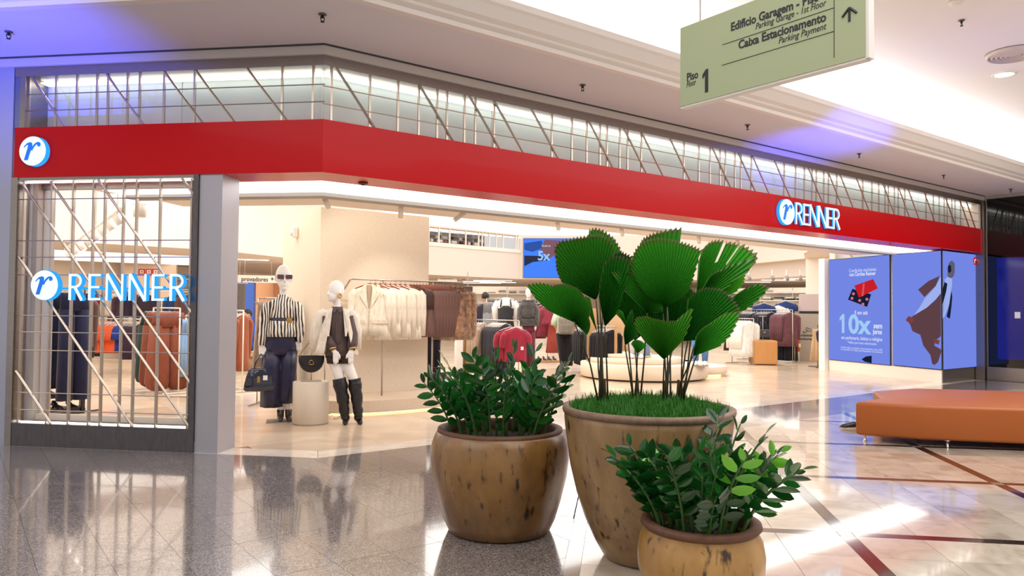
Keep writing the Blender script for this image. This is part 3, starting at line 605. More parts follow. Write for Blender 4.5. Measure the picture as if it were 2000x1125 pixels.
for i, (px, py) in enumerate(((575, 372), (875, 406), (1165, 434))):
    p = atz(px, py, 2.698); t = thing('air_slot', 'grey linear air slot in the inner soffit, %s from the grey column' % ORD[i], 'air vent', p, group='soffit air slots')
    MB().box((0, 0, 0), (.8, .09, .008)).build('frame', m_cream, t); MB().box((0, 0, -.004), (.74, .05, .006)).build('slot', M('slot_grey', '#8a7f76', .6), t)
p = aty(709, 357, CY+.3); p.z = ZB; t = thing('smoke_detector', 'small dark detector disc under the red fascia near the corner', 'smoke detector', p)
MB().lathe([(.05, 0), (.05, -.012), (.03, -.022)], n=16).build('housing', M('detector_dark', '#6a2a22', .4), t); MB().lathe([(.022, -.022), (.018, -.028)], n=12).build('lens', m_black, t)
p = V((4.06, 10.75, 2.5)); t = thing('wall_sensor', 'small white motion sensor high on the pillar side', 'sensor', p)
MB().box((-.04, 0, 0), (.08, .09, .16), bev=.02).build('housing', m_white, t); MB().ell((-.085, 0, -.02), (.02, .03, .04), 10, 6).build('lens', M('sensor_lens', '#d9d2cc', .2), t)
# ================================================================== BENCH
BP = [(7.88, 4.30), (8.16, 3.73), (8.79, 3.01), (9.6, 2.25), (11.0, 2.25), (11.0, 3.5), (9.93, 4.65), (9.14, 4.76), (8.5, 4.33)]
be = thing('leather_bench', 'tan orange leather bench with angular step and chrome feet', 'bench', (9.3, 3.5, 0))
bm = bmesh.new(); vs = [bm.verts.new((x-9.3, y-3.5, .065)) for x, y in BP]; f = bm.faces.new(vs); r = bmesh.ops.extrude_face_region(bm, geom=[f])
for v in r['geom']:
    if isinstance(v, bmesh.types.BMVert): v.co.z = .425
bmesh.ops.recalc_face_normals(bm, faces=bm.faces)
bmesh.ops.bevel(bm, geom=[e for e in bm.edges], offset=.035, segments=4, profile=.5, affect='EDGES')
me = bpy.data.meshes.new('cushion'); bm.to_mesh(me); bm.free()
for pl in me.polygons: pl.use_smooth = True
link('cushion', me, M('tan_leather', '#a65820', .42, noise_=(160, .12), bump=(300, .2, .002), spec=.4), be)
for x, y in ((7.98, 4.24), (8.36, 3.56), (8.9, 3.0), (9.15, 4.66), (9.85, 4.55), (9.7, 2.35)):
    MB().lathe([(.028, .07), (.028, .06), (.014, .058), (.014, .006), (.02, .004), (.02, 0)], (x, y, 0), n=12).build('foot', M('chrome', '#d8d4d0', .12, 1.), be, True)
sh = thing('shoe', 'dark shoe with pale sole beside the leather bench', 'shoe', (8.72, 4.80, 0), math.radians(150))
MB().rings([[V((x, w_*math.cos(a), max(0, h_*math.sin(a))+.012)) for a in [2*math.pi*k/12 for k in range(12)]] for x, w_, h_ in ((-.11, .015, .03), (-.09, .032, .06), (-.03, .036, .065), (.05, .042, .05), (.12, .03, .035), (.15, .008, .012))]).build('upper', M('dark_leather', '#1d1a1c', .35), sh)
MB().slab([(-.11, -.03, 0), (.05, -.044, 0), (.14, -.02, 0), (.155, 0, 0), (.14, .02, 0), (.05, .044, 0), (-.11, .03, 0)], (0, 0, .014)).build('sole', M('pale_sole', '#cdb596', .6), sh)
# ================================================================== POTS AND PLANTS
def pot_mat(name, c1, c2, c3):
    mt = bpy.data.materials.new(name); mt.use_nodes = True; nt = mt.node_tree; N = nt.nodes; Lk = nt.links; b = N['Principled BSDF']
    tc = N.new('ShaderNodeTexCoord'); mp = N.new('ShaderNodeMapping'); mp.inputs['Scale'].default_value = (1, 1, .55); Lk.new(tc.outputs['Object'], mp.inputs[0])
    n = N.new('ShaderNodeTexNoise'); n.inputs['Scale'].default_value = 4.2; n.inputs['Detail'].default_value = 9; n.inputs['Roughness'].default_value = .62; Lk.new(mp.outputs[0], n.inputs['Vector'])
    r = N.new('ShaderNodeValToRGB'); e = r.color_ramp.elements; e[0].position = .28; e[0].color = (*lin(c2), 1); e[1].position = .62; e[1].color = (*lin(c1), 1); Lk.new(n.outputs['Fac'], r.inputs[0])
    n2 = N.new('ShaderNodeTexNoise'); n2.inputs['Scale'].default_value = 22; n2.inputs['Detail'].default_value = 6; mp2 = N.new('ShaderNodeMapping'); mp2.inputs['Scale'].default_value = (1, 1, .35); Lk.new(tc.outputs['Object'], mp2.inputs[0]); Lk.new(mp2.outputs[0], n2.inputs['Vector'])
    r2 = N.new('ShaderNodeValToRGB'); r2.color_ramp.elements[0].position = .585; r2.color_ramp.elements[0].color = (0, 0, 0, 1); r2.color_ramp.elements[1].position = .70; r2.color_ramp.elements[1].color = (1, 1, 1, 1); Lk.new(n2.outputs['Fac'], r2.inputs[0])
    mx = N.new('ShaderNodeMix'); mx.data_type = 'RGBA'; Lk.new(r2.outputs[0], mx.inputs[0]); Lk.new(r.outputs[0], mx.inputs[6]); mx.inputs[7].default_value = (*lin(c3), 1); Lk.new(mx.outputs[2], b.inputs['Base Color'])
    bp = N.new('ShaderNodeBump'); bp.inputs['Strength'].default_value = .25; bp.inputs['Distance'].default_value = .01; Lk.new(n2.outputs['Fac'], bp.inputs['Height']); Lk.new(bp.outputs[0], b.inputs['Normal'])
    b.inputs['Roughness'].default_value = .34; b.inputs['Coat Weight'].default_value = .35; b.inputs['Coat Roughness'].default_value = .2; return mt
m_pot = pot_mat('weathered_ochre_glaze', '#946c38', '#644420', '#2a190c'); m_pot2 = pot_mat('weathered_tan_glaze', '#a58458', '#6f4f2b', '#2a1a0e'); m_pot3 = pot_mat('honey_glaze', '#bb9052', '#92682f', '#3c2410')
m_rim = M('unglazed_rim', '#6b4732', .6, noise_=(30, .3)); m_soil = M('potting_soil', '#120d0a', .9, bump=(60, .6, .02))
def gxy(px, d): p = atd(px, 608, d); return p.x, p.y
def pot(name, label, px, d, prof, zr, mat, rim_w, rim_m):
    x, y = gxy(px, d); t = thing(name, label, 'plant pot', (x, y, 0), group='glazed planters')
    R_ = prof[-1][0]; MB().lathe(prof+[(R_-.03, zr), (R_-.035, zr-.12)], n=56).build('body', mat, t); MB().lathe([(R_-.02, zr-.035), (R_+.006, zr-.03), (R_+rim_w, zr-.012), (R_+rim_w*.8, zr+.006), (R_-.01, zr+.010), (R_-.035, zr), (R_-.04, zr-.05)], n=56, cap=False).build('rim', rim_m, t)
    MB().lathe([(R_-.02, zr-.075), (R_*.5, zr-.05), (.02, zr-.045)], n=40).build('soil', m_soil, t)
    return x, y
k1 = 4.8/FPX; P1x, P1y = pot('glazed_planter', 'wide round ochre glazed planter with brown rim behind the tall one', 979, 4.8, [(.29, 0), (98*k1, .01), (108*k1, .08), (119*k1, .20), (130*k1, .35), (134*k1, .46), (132*k1, .55), (125*k1, .61), (118*k1, .635)], .638, m_pot, .012, m_rim)
k2 = 4.29/FPX; P2x, P2y = pot('glazed_planter', 'tall tapered weathered tan planter holding the fan palms', 1266, 4.29, [(.20, 0), (84*k2, .012), (102*k2, .10), (121*k2, .22), (137*k2, .36), (150*k2, .52), (158*k2, .68), (162*k2, .78), (162*k2, .835)], .845, m_pot2, .012, M('worn_rim', '#8a7059', .5, noise_=(30, .3)))
k3 = 3.6/FPX; P3x, P3y = pot('glazed_planter', 'small squat honey glazed planter in front with thick rim', 1369, 3.6, [(.20, 0), (86*k3, .01), (104*k3, .07), (119*k3, .17), (121*k3, .25), (116*k3, .32), (107*k3, .36), (106*k3, .385)], .397, m_pot3, .022, m_rim)
# -- ZZ plants
def leaf_mat(name, c1, c2, rough=.28, vein=None):
    mt = bpy.data.materials.new(name); mt.use_nodes = True; nt = mt.node_tree; N = nt.nodes; Lk = nt.links; b = N['Principled BSDF']
    oi = N.new('ShaderNodeObjectInfo'); r = N.new('ShaderNodeValToRGB'); r.color_ramp.elements[0].color = (*lin(c1), 1); r.color_ramp.elements[1].color = (*lin(c2), 1); r.color_ramp.elements[1].position = .9
    Lk.new(oi.outputs['Random'], r.inputs[0]); Lk.new(r.outputs[0], b.inputs['Base Color']); b.inputs['Roughness'].default_value = rough; b.inputs['Coat Weight'].default_value = .5; b.inputs['Coat Roughness'].default_value = .1
    tr = N.new('ShaderNodeBsdfTranslucent'); Lk.new(r.outputs[0], tr.inputs[0]); ms = N.new('ShaderNodeMixShader'); ms.inputs[0].default_value = .18; Lk.new(b.outputs[0], ms.inputs[1]); Lk.new(tr.outputs[0], ms.inputs[2]); Lk.new(ms.outputs[0], N['Material Output'].inputs[0]); return mt
m_zz = leaf_mat('zz_leaf', '#0a3a12', '#1d6b22', .2); m_zzn = leaf_mat('zz_young_leaf', '#4fa020', '#74c42c'); m_zst = M('zz_stalk', '#3c5f2a', .45)
def leaflet():
    mb = MB(); n = 6; Lp = [(0, .0), (.12, .20), (.34, .40), (.6, .42), (.82, .28), (1, 0)]
    vs = []; fs = []
    for x, w_ in Lp: vs += [(x, w_*.5, .10*w_-.10*x*x), (x, 0, -.06*w_-.10*x*x), (x, -w_*.5, .10*w_-.10*x*x)]
    for i in range(5): fs += [(3*i, 3*i+3, 3*i+4, 3*i+1), (3*i+1, 3*i+4, 3*i+5, 3*i+2)]
    mb.add(vs, fs, True); return mb.mesh('leaf')
me_l = leaflet(); me_l.materials.append(m_zz); me_n = leaflet(); me_n.materials.append(m_zzn)
def zz(label, x, y, z, R_, nst, hmin, hmax, sz, seed, young, lean):
    rnd = random.Random(seed); t = thing('zz_plant', label, 'potted plant', (x, y, z), group='zz plants'); cnt = 0; xtra = MB(); perm = list(range(nst)); rnd.shuffle(perm)
    for i in range(nst):
        a = perm[i]*2.399+rnd.uniform(-.3, .3); rr = R_*math.sqrt((perm[i]+.5)/nst); b0 = V((rr*math.cos(a), rr*math.sin(a), -.03))
        hgt = rnd.uniform(hmin, hmax)*(1-.18*(rr/R_)**2); out = V((math.cos(a), math.sin(a), 0))*(lean*(rr/R_)*hgt*rnd.uniform(.7, 1.35)+.02)
        pts = [b0+out*(u**1.7)+UZ*(hgt*(u-.12*u*u*(rr/R_))) for u in [k/7 for k in range(8)]]
        st = MB().tube(pts, [.009-.0055*k/7 for k in range(8)], 6).build('stalk', m_zst, t)
        nl = 10 if i < 28 else 13; side = rnd.uniform(0, 6.28)
        for k in range(nl):
            if i >= 28:
                pass
            elif cnt >= 296: break
            u = .30+.70*k/(nl-1); f_ = u*7; j = min(6, int(f_)); p = pts[j].lerp(pts[j+1], f_-j); tg = (pts[j+1]-pts[j]).normalized()
            pl = V((math.cos(side), math.sin(side), 0)); pl = (pl-tg*pl.dot(tg)).normalized(); sd = pl if k % 2 else -pl
            d = (sd*(1-.55*max(0, u-.75)/.25)+tg*(.55+1.2*max(0, u-.8))).normalized(); nr = tg.cross(pl); nr = (nr+V((rnd.uniform(-.4, .4), rnd.uniform(-.4, .4), rnd.uniform(-.1, .5)))); yv = nr.cross(d).normalized(); nr = d.cross(yv)
            s_ = sz*(1.15-.45*abs(u-.6))*rnd.uniform(.8, 1.15)*(.7 if k == nl-1 else 1)
            mm = Matrix.Identity(4)
            for q_, ax in enumerate((d, yv, nr)):
                for r_ in range(3): mm[r_][q_] = ax[r_]*s_
            mm.translation = p
            if i >= 28: xtra.add([mm @ vv.co for vv in me_l.vertices], [tuple(f_.vertices) for f_ in me_l.polygons], True); continue
            o = bpy.data.objects.new('leaf', me_n if (i in young and u > .55) else me_l); COL.objects.link(o); o.parent = st; o.matrix_local = mm; cnt += 1
    xo = xtra.build('inner_foliage', m_zz, t); xo['kind'] = 'stuff'
    return t
zz('leafy dark green zz plant growing in the wide ochre planter', P1x, P1y, .60, .32, 38, .34, .62, .108, 3, (5, 11), .40)
zz('leafy zz plant with arching stems in the small honey planter', P3x, P3y, .36, .22, 38, .32, .58, .100, 12, (2, 8, 17), .58)
# -- moss in the tall planter
rnd = random.Random(5); mb = MB()
for i in range(9000):
    a = rnd.uniform(0, 6.283); rr = .445*math.sqrt(rnd.random()); hh = rnd.uniform(.02, .06)*(1.6 if rnd.random() < .15 else 1); bx_, by_ = rr*math.cos(a), rr*math.sin(a); z0 = .05*(1-(rr/.45)**2)
    for k in range(2):
        b_ = rnd.uniform(0, 6.283); tx, ty = math.cos(b_), math.sin(b_); w_ = .0028; ln = rnd.uniform(.006, .03)
        mb.add([(bx_-ty*w_, by_+tx*w_, z0), (bx_+ty*w_, by_-tx*w_, z0), (bx_+tx*ln*.5+ty*w_, by_+ty*ln*.5-tx*w_, z0+hh*.6), (bx_+tx*ln, by_+ty*ln, z0+hh)], [(0, 1, 2, 3)])
ms_ = mb.build('moss_cover', leaf_mat('moss_green', '#2c7419', '#478f26', .6)); ms_.location = (P2x, P2y, .805); tag(ms_, 'fine bright green mossy ground cover filling the tall planter', 'ground cover', kind='stuff')
# -- fan palms
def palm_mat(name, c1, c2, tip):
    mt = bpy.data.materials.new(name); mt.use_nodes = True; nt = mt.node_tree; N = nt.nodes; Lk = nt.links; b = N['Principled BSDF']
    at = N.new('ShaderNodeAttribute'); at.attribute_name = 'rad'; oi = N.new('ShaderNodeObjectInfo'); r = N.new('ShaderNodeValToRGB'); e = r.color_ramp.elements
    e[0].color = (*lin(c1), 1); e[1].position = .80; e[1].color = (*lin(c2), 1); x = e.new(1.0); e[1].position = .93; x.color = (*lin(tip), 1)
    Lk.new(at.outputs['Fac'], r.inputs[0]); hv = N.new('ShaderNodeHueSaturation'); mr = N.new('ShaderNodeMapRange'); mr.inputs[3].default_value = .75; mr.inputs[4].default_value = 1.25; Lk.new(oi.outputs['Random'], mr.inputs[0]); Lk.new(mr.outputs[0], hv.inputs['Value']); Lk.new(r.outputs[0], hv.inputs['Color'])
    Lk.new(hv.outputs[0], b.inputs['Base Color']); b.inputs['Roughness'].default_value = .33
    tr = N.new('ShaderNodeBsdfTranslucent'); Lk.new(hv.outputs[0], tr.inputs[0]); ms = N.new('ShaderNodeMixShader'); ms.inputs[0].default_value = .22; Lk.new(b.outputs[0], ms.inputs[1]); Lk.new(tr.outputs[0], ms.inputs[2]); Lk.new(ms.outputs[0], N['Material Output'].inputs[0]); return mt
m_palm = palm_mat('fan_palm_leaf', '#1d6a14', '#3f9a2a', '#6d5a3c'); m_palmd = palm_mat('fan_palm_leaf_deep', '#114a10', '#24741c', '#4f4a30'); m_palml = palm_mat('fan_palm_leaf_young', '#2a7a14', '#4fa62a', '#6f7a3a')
m_pet = M('palm_petiole', '#3c3a20', .5, noise_=(40, .4))
def fan(par, base_, out, d, cup=.3, tilt=0., mat=None, splits=(), droop=.08):   # leaf blade: base and rim points (crop of the photograph), real depth d
    K = lambda p: (820+p[0]/2.505, 410+p[1]/2.505)
    bx_, by_ = K(base_); pts = []
    for p in out:
        x, y = K(p); pts.append((math.atan2(x-bx_, by_-y), math.hypot(x-bx_, y-by_)))
    a0, a1 = pts[0][0], pts[-1][0]; am = (a0+a1)/2; n = max(8, int(math.degrees(a1-a0)/1.5)); n += n % 2; base = atd(bx_, by_, d); sc = d/FPX; tl = math.tan(math.radians(tilt))
    rs = [.015, .22, .45, .68, .86, .955, 1.0]; vs = []; rad = []; Rm = max(p[1] for p in pts)*sc
    for i in range(n+1):
        a = a0+(a1-a0)*i/n; k = 0
        while k < len(pts)-2 and pts[k+1][0] < a: k += 1
        (u0, r0), (u1, r1) = pts[k], pts[k+1]; q_ = 2*i/n-1; Lr = (r0+(r1-r0)*(a-u0)/(u1-u0+1e-9))*sc*(1.05 if i % 2 else 1.005); ridge = 1 if i % 2 else -1
        dr = cU*math.cos(a)+cR*math.sin(a)
        for r in rs:
            dep = Lr*r*(cup*q_*q_+tl*math.cos(a-am))-droop*Lr*r**3+ridge*.0075*(.3+r)*Rm/.4*(.3 if r < .1 else 1)
            vs.append(base+dr*(Lr*r)-cF*dep); rad.append(r)
    m_ = len(rs); fs = []
    sp = {int((math.atan2(K(s)[0]-bx_, by_-K(s)[1])-a0)/(a1-a0)*n) for s in splits}
    for i in range(n):
        for j in range(m_-1):
            if i in sp and j >= 3: continue
            fs.append((i*m_+j, (i+1)*m_+j, (i+1)*m_+j+1, i*m_+j+1))
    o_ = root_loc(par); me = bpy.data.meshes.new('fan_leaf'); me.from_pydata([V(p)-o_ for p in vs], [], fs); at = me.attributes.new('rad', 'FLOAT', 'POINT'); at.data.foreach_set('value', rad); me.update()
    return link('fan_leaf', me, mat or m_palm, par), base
def palm(label, cpx, dd, leaves):
    x, y = gxy(cpx, dd); t = thing('fan_palm', label, 'palm', (x, y, .81), group='fan palms in the tall planter'); rnd = random.Random(int(cpx))
    for i, L_ in enumerate(leaves):
        (bp_x, ot_, dd_), kw_ = L_; o, b = fan(t, bp_x, ot_, dd_, **kw_); r0 = V((x+rnd.uniform(-.035, .035), y+rnd.uniform(-.035, .035), .80)); md = r0.lerp(b, .55)+V((rnd.uniform(-.012, .012), rnd.uniform(-.012, .012), 0)); md.x += (r0.x-b.x)*.12; md.y += (r0.y-b.y)*.12
        pet = MB().tube([r0, r0.lerp(md, .6), md, md.lerp(b, .6), b], [.007, .0055, .0045, .004, .0035], 7).build('petiole', m_pet, t, True)
    MB().tube([(0, 0, -.03), (0, 0, .05), (.002, 0, .12), (.003, 0, .19)], [.018, .015, .011, .007], 9).build('trunk', M('palm_fibre', '#4a3a22', .8, noise_=(60, .5, (1, 1, .2)), bump=(80, .6, .01)), t)
    return t
F_ = lambda *a, **k: (a, k)
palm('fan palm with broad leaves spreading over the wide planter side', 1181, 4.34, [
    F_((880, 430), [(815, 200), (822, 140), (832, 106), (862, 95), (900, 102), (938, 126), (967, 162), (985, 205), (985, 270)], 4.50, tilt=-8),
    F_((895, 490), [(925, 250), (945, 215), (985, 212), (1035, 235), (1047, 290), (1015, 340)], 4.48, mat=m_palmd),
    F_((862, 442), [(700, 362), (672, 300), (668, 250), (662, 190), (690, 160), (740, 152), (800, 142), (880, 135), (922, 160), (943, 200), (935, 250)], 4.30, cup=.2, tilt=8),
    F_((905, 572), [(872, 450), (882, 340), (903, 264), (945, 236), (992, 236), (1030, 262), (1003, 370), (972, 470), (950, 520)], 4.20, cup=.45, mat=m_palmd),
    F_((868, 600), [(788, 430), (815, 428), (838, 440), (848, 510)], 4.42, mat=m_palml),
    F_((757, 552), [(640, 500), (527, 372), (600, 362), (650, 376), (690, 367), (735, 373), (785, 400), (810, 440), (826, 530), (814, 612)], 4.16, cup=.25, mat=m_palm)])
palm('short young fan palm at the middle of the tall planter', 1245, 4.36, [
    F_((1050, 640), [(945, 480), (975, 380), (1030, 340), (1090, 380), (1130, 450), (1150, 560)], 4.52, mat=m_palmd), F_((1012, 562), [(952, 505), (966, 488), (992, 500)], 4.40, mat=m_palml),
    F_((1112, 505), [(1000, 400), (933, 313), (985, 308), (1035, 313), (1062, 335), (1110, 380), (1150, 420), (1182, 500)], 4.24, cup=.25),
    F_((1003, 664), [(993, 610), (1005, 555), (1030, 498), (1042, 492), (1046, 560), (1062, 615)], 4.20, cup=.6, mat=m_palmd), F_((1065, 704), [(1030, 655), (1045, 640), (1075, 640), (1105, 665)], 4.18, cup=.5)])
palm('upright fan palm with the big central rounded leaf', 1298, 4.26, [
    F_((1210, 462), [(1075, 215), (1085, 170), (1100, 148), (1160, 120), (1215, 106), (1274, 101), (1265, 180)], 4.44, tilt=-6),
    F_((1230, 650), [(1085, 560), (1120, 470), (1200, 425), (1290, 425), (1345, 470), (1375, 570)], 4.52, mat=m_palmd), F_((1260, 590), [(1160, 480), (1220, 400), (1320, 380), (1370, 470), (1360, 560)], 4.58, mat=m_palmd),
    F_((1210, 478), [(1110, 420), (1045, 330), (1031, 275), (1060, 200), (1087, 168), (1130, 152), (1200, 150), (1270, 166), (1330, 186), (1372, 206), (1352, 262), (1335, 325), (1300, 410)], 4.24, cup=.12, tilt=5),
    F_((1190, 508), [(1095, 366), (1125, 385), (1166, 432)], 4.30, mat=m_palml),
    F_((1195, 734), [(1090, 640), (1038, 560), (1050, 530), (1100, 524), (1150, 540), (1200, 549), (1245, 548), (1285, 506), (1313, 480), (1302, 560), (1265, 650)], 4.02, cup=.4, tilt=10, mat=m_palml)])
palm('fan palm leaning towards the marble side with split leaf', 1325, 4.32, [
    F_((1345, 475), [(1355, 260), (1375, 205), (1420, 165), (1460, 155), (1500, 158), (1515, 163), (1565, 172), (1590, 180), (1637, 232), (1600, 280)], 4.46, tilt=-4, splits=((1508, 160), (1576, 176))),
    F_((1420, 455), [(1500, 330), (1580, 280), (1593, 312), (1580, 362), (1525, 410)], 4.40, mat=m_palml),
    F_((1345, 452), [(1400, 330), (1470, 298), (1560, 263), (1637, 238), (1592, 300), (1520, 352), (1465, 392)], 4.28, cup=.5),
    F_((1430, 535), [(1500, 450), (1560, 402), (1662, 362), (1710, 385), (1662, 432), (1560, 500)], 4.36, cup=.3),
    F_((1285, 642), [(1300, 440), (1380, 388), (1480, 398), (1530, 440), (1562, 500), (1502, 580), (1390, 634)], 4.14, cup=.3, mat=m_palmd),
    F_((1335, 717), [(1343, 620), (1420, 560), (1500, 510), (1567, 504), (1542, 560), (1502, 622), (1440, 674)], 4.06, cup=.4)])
# ================================================================== CLOTHES ON RAILS
_gm = {}
def fold(mb, prof, n, amp, seed, kx=5, ph=0., cx=0., cy=0.):
    rnd = random.Random(seed); f1, f2, p1, p2 = rnd.randint(5, 7), rnd.randint(9, 13), rnd.uniform(0, 6), rnd.uniform(0, 6); R = []
    z0, z1 = prof[0][0], prof[-1][0]
    for z, hw, ht, *o in prof:
        u = (z-z0)/(z1-z0+1e-9); A = amp*(.15+u); ox, oy = (o+[0, 0])[:2]; ring = []
        for k in range(n):
            a = 2*math.pi*k/n; c, s = math.cos(a), math.sin(a); w_ = 1+A*(math.sin(f1*a+p1+u*.8)*.6+math.sin(f2*a+p2-u)*.4)
            ring.append(V((cx+ox+hw*math.copysign(abs(c)**.8, c)*(1+(w_-1)*.25), cy+oy+ht*math.copysign(abs(s)**.9, s)*w_, z)))
        R.append(ring)
    return mb.rings(R)
def g_body(kind, L, w, t, v, n):
    mb = MB(); h = w/2
    if kind in ('jacket', 'shirt', 'tee', 'coat', 'top'):
        fl = {'jacket': 1.02, 'shirt': .98, 'tee': .95, 'coat': 1.1, 'top': .8}[kind]
        fold(mb, [(-.065, .05, .03), (-.095, .085, .045), (-.115, h*.62, .05), (-.145, h*.9, .055), (-.19, h*1.0, t*.8), (-.30, h*.93, t), (-.30-(L-.3)*.4, h*.92, t*1.05), (-.30-(L-.3)*.75, h*.97*fl, t*1.15), (-L, h*fl, t*1.2)], n, .16, v)
        if kind != 'top':
            sl = {'jacket': .58, 'shirt': .60, 'tee': .22, 'coat': .6}[kind]*min(1, L/.7)
            for s in (-1, 1):
                mb.tube([(s*h*.86, 0, -.15), (s*h*1.02, 0, -.21), (s*(h*1.08), .015, -.20-sl*.45), (s*(h*1.06), .03, -.20-sl)], [.05, .072, .062, .05] if kind != 'tee' else [.05, .075, .078, .08], 9, flat=.85)
    elif kind == 'trousers':
        fold(mb, [(-.07, h, .02), (-.12, h*1.0, .035), (-.30, h*1.06, t)], n, .15, v)
        for s in (-1, 1): fold(mb, [(-.28, h*.52, t*.95, s*h*.52), (-.28-(L-.28)*.5, h*.52, t*.95, s*h*.55), (-L, h*.54, t*.9, s*h*.58)], max(10, n-6), .28, v+s)
    elif kind == 'balloon':
        fold(mb, [(-.07, h*.8, .03), (-.11, h*.86, .05), (-.30, h*1.0, t)], n, .2, v)
        for s in (-1, 1): fold(mb, [(-.28, h*.54, t*.95, s*h*.50), (-.28-(L-.28)*.5, h*.60, t*1.05, s*h*.56), (-L*.9, h*.62, t*1.1, s*h*.60), (-L*.97, h*.52, t*.95, s*h*.56), (-L, h*.30, t*.5, s*h*.54)], max(12, n-4), .3, v+s)
    elif kind == 'skirt':
        fold(mb, [(-.07, h*.75, .03), (-.12, h*.78, .04), (-.12-(L-.12)*.4, h*.95, t), (-L, h*1.15, t*1.2)], n+8, .45, v)
    return mb
def g_hanger(kind):
    mb = MB(); mb.tube([(0, 0, -.055), (0, 0, -.03), (.012, 0, -.012), (.012, 0, .006), (0, 0, .014), (-.012, 0, .004)], .0022, 5)
    if kind == 'clip': mb.rod((-.17, 0, -.06), (.17, 0, -.06), .006, 6); mb.box((-.13, 0, -.075), (.03, .014, .04)); mb.box((.13, 0, -.075), (.03, .014, .04))
    else: mb.tube([(-.2, 0, -.125), (-.1, 0, -.085), (0, 0, -.055), (.1, 0, -.085), (.2, 0, -.125)], [.009, .011, .013, .011, .009], 7, flat=.8)
    return mb
m_hw = M('cherry_wood', '#8a3f20', .4); m_hp = M('clear_hanger', '#c9c4bf', .2, .3)
def garment(name, label, cat, pos, yaw, kind, colr, L=.72, w=.44, t=.05, v=0, group=None, hang=None, n=18, mat=None, collar=None, tagp=False):
    key = (kind, L, w, t, v, n, colr if mat is None else mat.name)
    if key not in _gm: me = g_body(kind, L, w, t, v, n).mesh('fabric'); me.materials.append(mat or CL(colr)); _gm[key] = me
    t_ = thing(name, label, cat, pos, yaw, group); link('fabric', _gm[key], None, t_)
    hk = hang or ('clip' if kind in ('trousers', 'balloon', 'skirt') else 'plain')
    if hk not in _gm: me = g_hanger(hk).mesh('hanger'); me.materials.append(m_hw if hk == 'wood' else m_hp); _gm[hk] = me
    link('hanger', _gm[hk], None, t_)
    if tagp:
        if 'tag' not in _gm: me = MB().box((.10, -.07, -.42), (.05, .003, .06)).mesh('price_tag'); me.materials.append(m_white); _gm['tag'] = me
        link('price_tag', _gm['tag'], None, t_)
    return t_
def row(name, lab, cat, p0, p1, n, yaw, kind, colr, group, jit=.06, **kw):      # garments from p0 to p1 along a rail; lab has one %s for the ordinal
    rnd = random.Random(hash((round(p0[0], 2), round(p0[1], 2), n)) % 1000)
    for i in range(n):
        u = (i+.5)/n; p = V(p0).lerp(V(p1), u)
        garment(name, lab % ORD[i], cat, p, yaw+rnd.uniform(-jit, jit), kind, colr, v=i % 3, group=group, **kw)
m_rail = M('satin_rail', '#b9b2ab', .3, .9); m_railw = M('white_rail', '#e6dfd6', .4, .2)
def rack(label, p0, p1, mat=None, feet=True, r=.011, posts=(0., 1.), base_mat=None):
    p0, p1 = V(p0), V(p1); t = thing('garment_rack', label, 'garment rack', (p0.x, p0.y, 0), group='garment racks'); mat = mat or m_rail
    d = (p1-p0).normalized(); nrm = V((-d.y, d.x, 0))
    MB().rod(p0, p1, r, 8).build('rail', mat, t, True)
    for u in posts:
        q = p0.lerp(p1, u); b = V((q.x, q.y, .02)); MB().rod(b, q, r, 8).build('post', mat, t, True)
        if feet: MB().rod(b-nrm*.25, b+nrm*.25, r*1.1, 6).build('foot', mat, t, True)
    if feet and len(posts) > 1: MB().rod(V((p0.x, p0.y, .05)), V((p1.x, p1.y, .05)), r*.9, 6).build('stretcher', mat, t, True)
    return t
def face(p, extra=0.): return math.atan2(p[1], p[0])-math.pi/2+extra    # yaw that turns a local -y front to the viewer's side of the mall
# ---- rail before the pillar: cream blazers, brown shirts, fur
RY, RZ = 9.42, 1.785
rk = thing('garment_rack', 'steel garment rail standing on the curved platform by the pillar', 'garment rack', (4.8, RY, .18), group='garment racks')
MB().rod((4.34, RY, RZ), (6.12, RY, RZ), .013, 10).build('rail', m_rail, rk, True)
for x in (4.8, 5.6): MB().rod((x, RY, .18), (x, RY, RZ), .012, 10).build('post', m_rail, rk, True)
MB().tube([(4.34, RY, RZ), (4.33, RY+.06, RZ-.01), (4.33, RY+.42, RZ-.25)], .012, 8).build('arm', m_rail, rk, True)
def lapels(t_, mat, w=.46, L=.75):
    for s in (-1, 1): MB().slab([(s*.02, -.062, -.40), (s*.045, -.068, -.07), (s*.085, -.066, -.085), (s*.10, -.068, -.19), (s*.135, -.068, -.20), (s*.11, -.068, -.25)], (0, -.008, 0)).build('lapel', mat, t_)
    MB().slab([(-.035, -.062, -.075), (.035, -.062, -.075), (.004, -.064, -.40), (-.004, -.064, -.40)], (0, -.004, 0)).build('lining', M('blazer_lining', '#a08a6e', .6), t_); MB().box((.004, -.070, -.62), (.005, .012, .42)).build('opening_shade_line', M('painted_opening_shade', '#b8a488', .7), t_)  # darker strip down the front paints the shading line of the opening
    MB().box((.13, -.066, -.58), (.15, .012, .05)).build('pocket_flap', mat, t_); MB().box((-.13, -.066, -.58), (.15, .012, .05)).build('pocket_flap', mat, t_)
    MB().lathe([(.011, 0), (.011, .006)], n=8).build('button', M('horn_button', '#8a7458', .4), t_).location = (.005, -.075, -.45)
bz = CL('#e6d6c0')
for i in range(8):
    t_ = garment('blazer', '%s cream blazer from the mannequins on the platform rail' % ORD[i].capitalize(), 'jacket', (4.60+.078*i, RY, RZ), math.radians((-34, -41, -30, -38, -28, -36, -27, -33)[i]), 'jacket', '#ecdfcc', L=.80+.03*((i*5) % 3-1), w=.47, t=.055+.008*(i % 2), v=i, group='cream blazers on the platform rail', hang='wood', n=26)
    if i < 2: lapels(t_, bz)
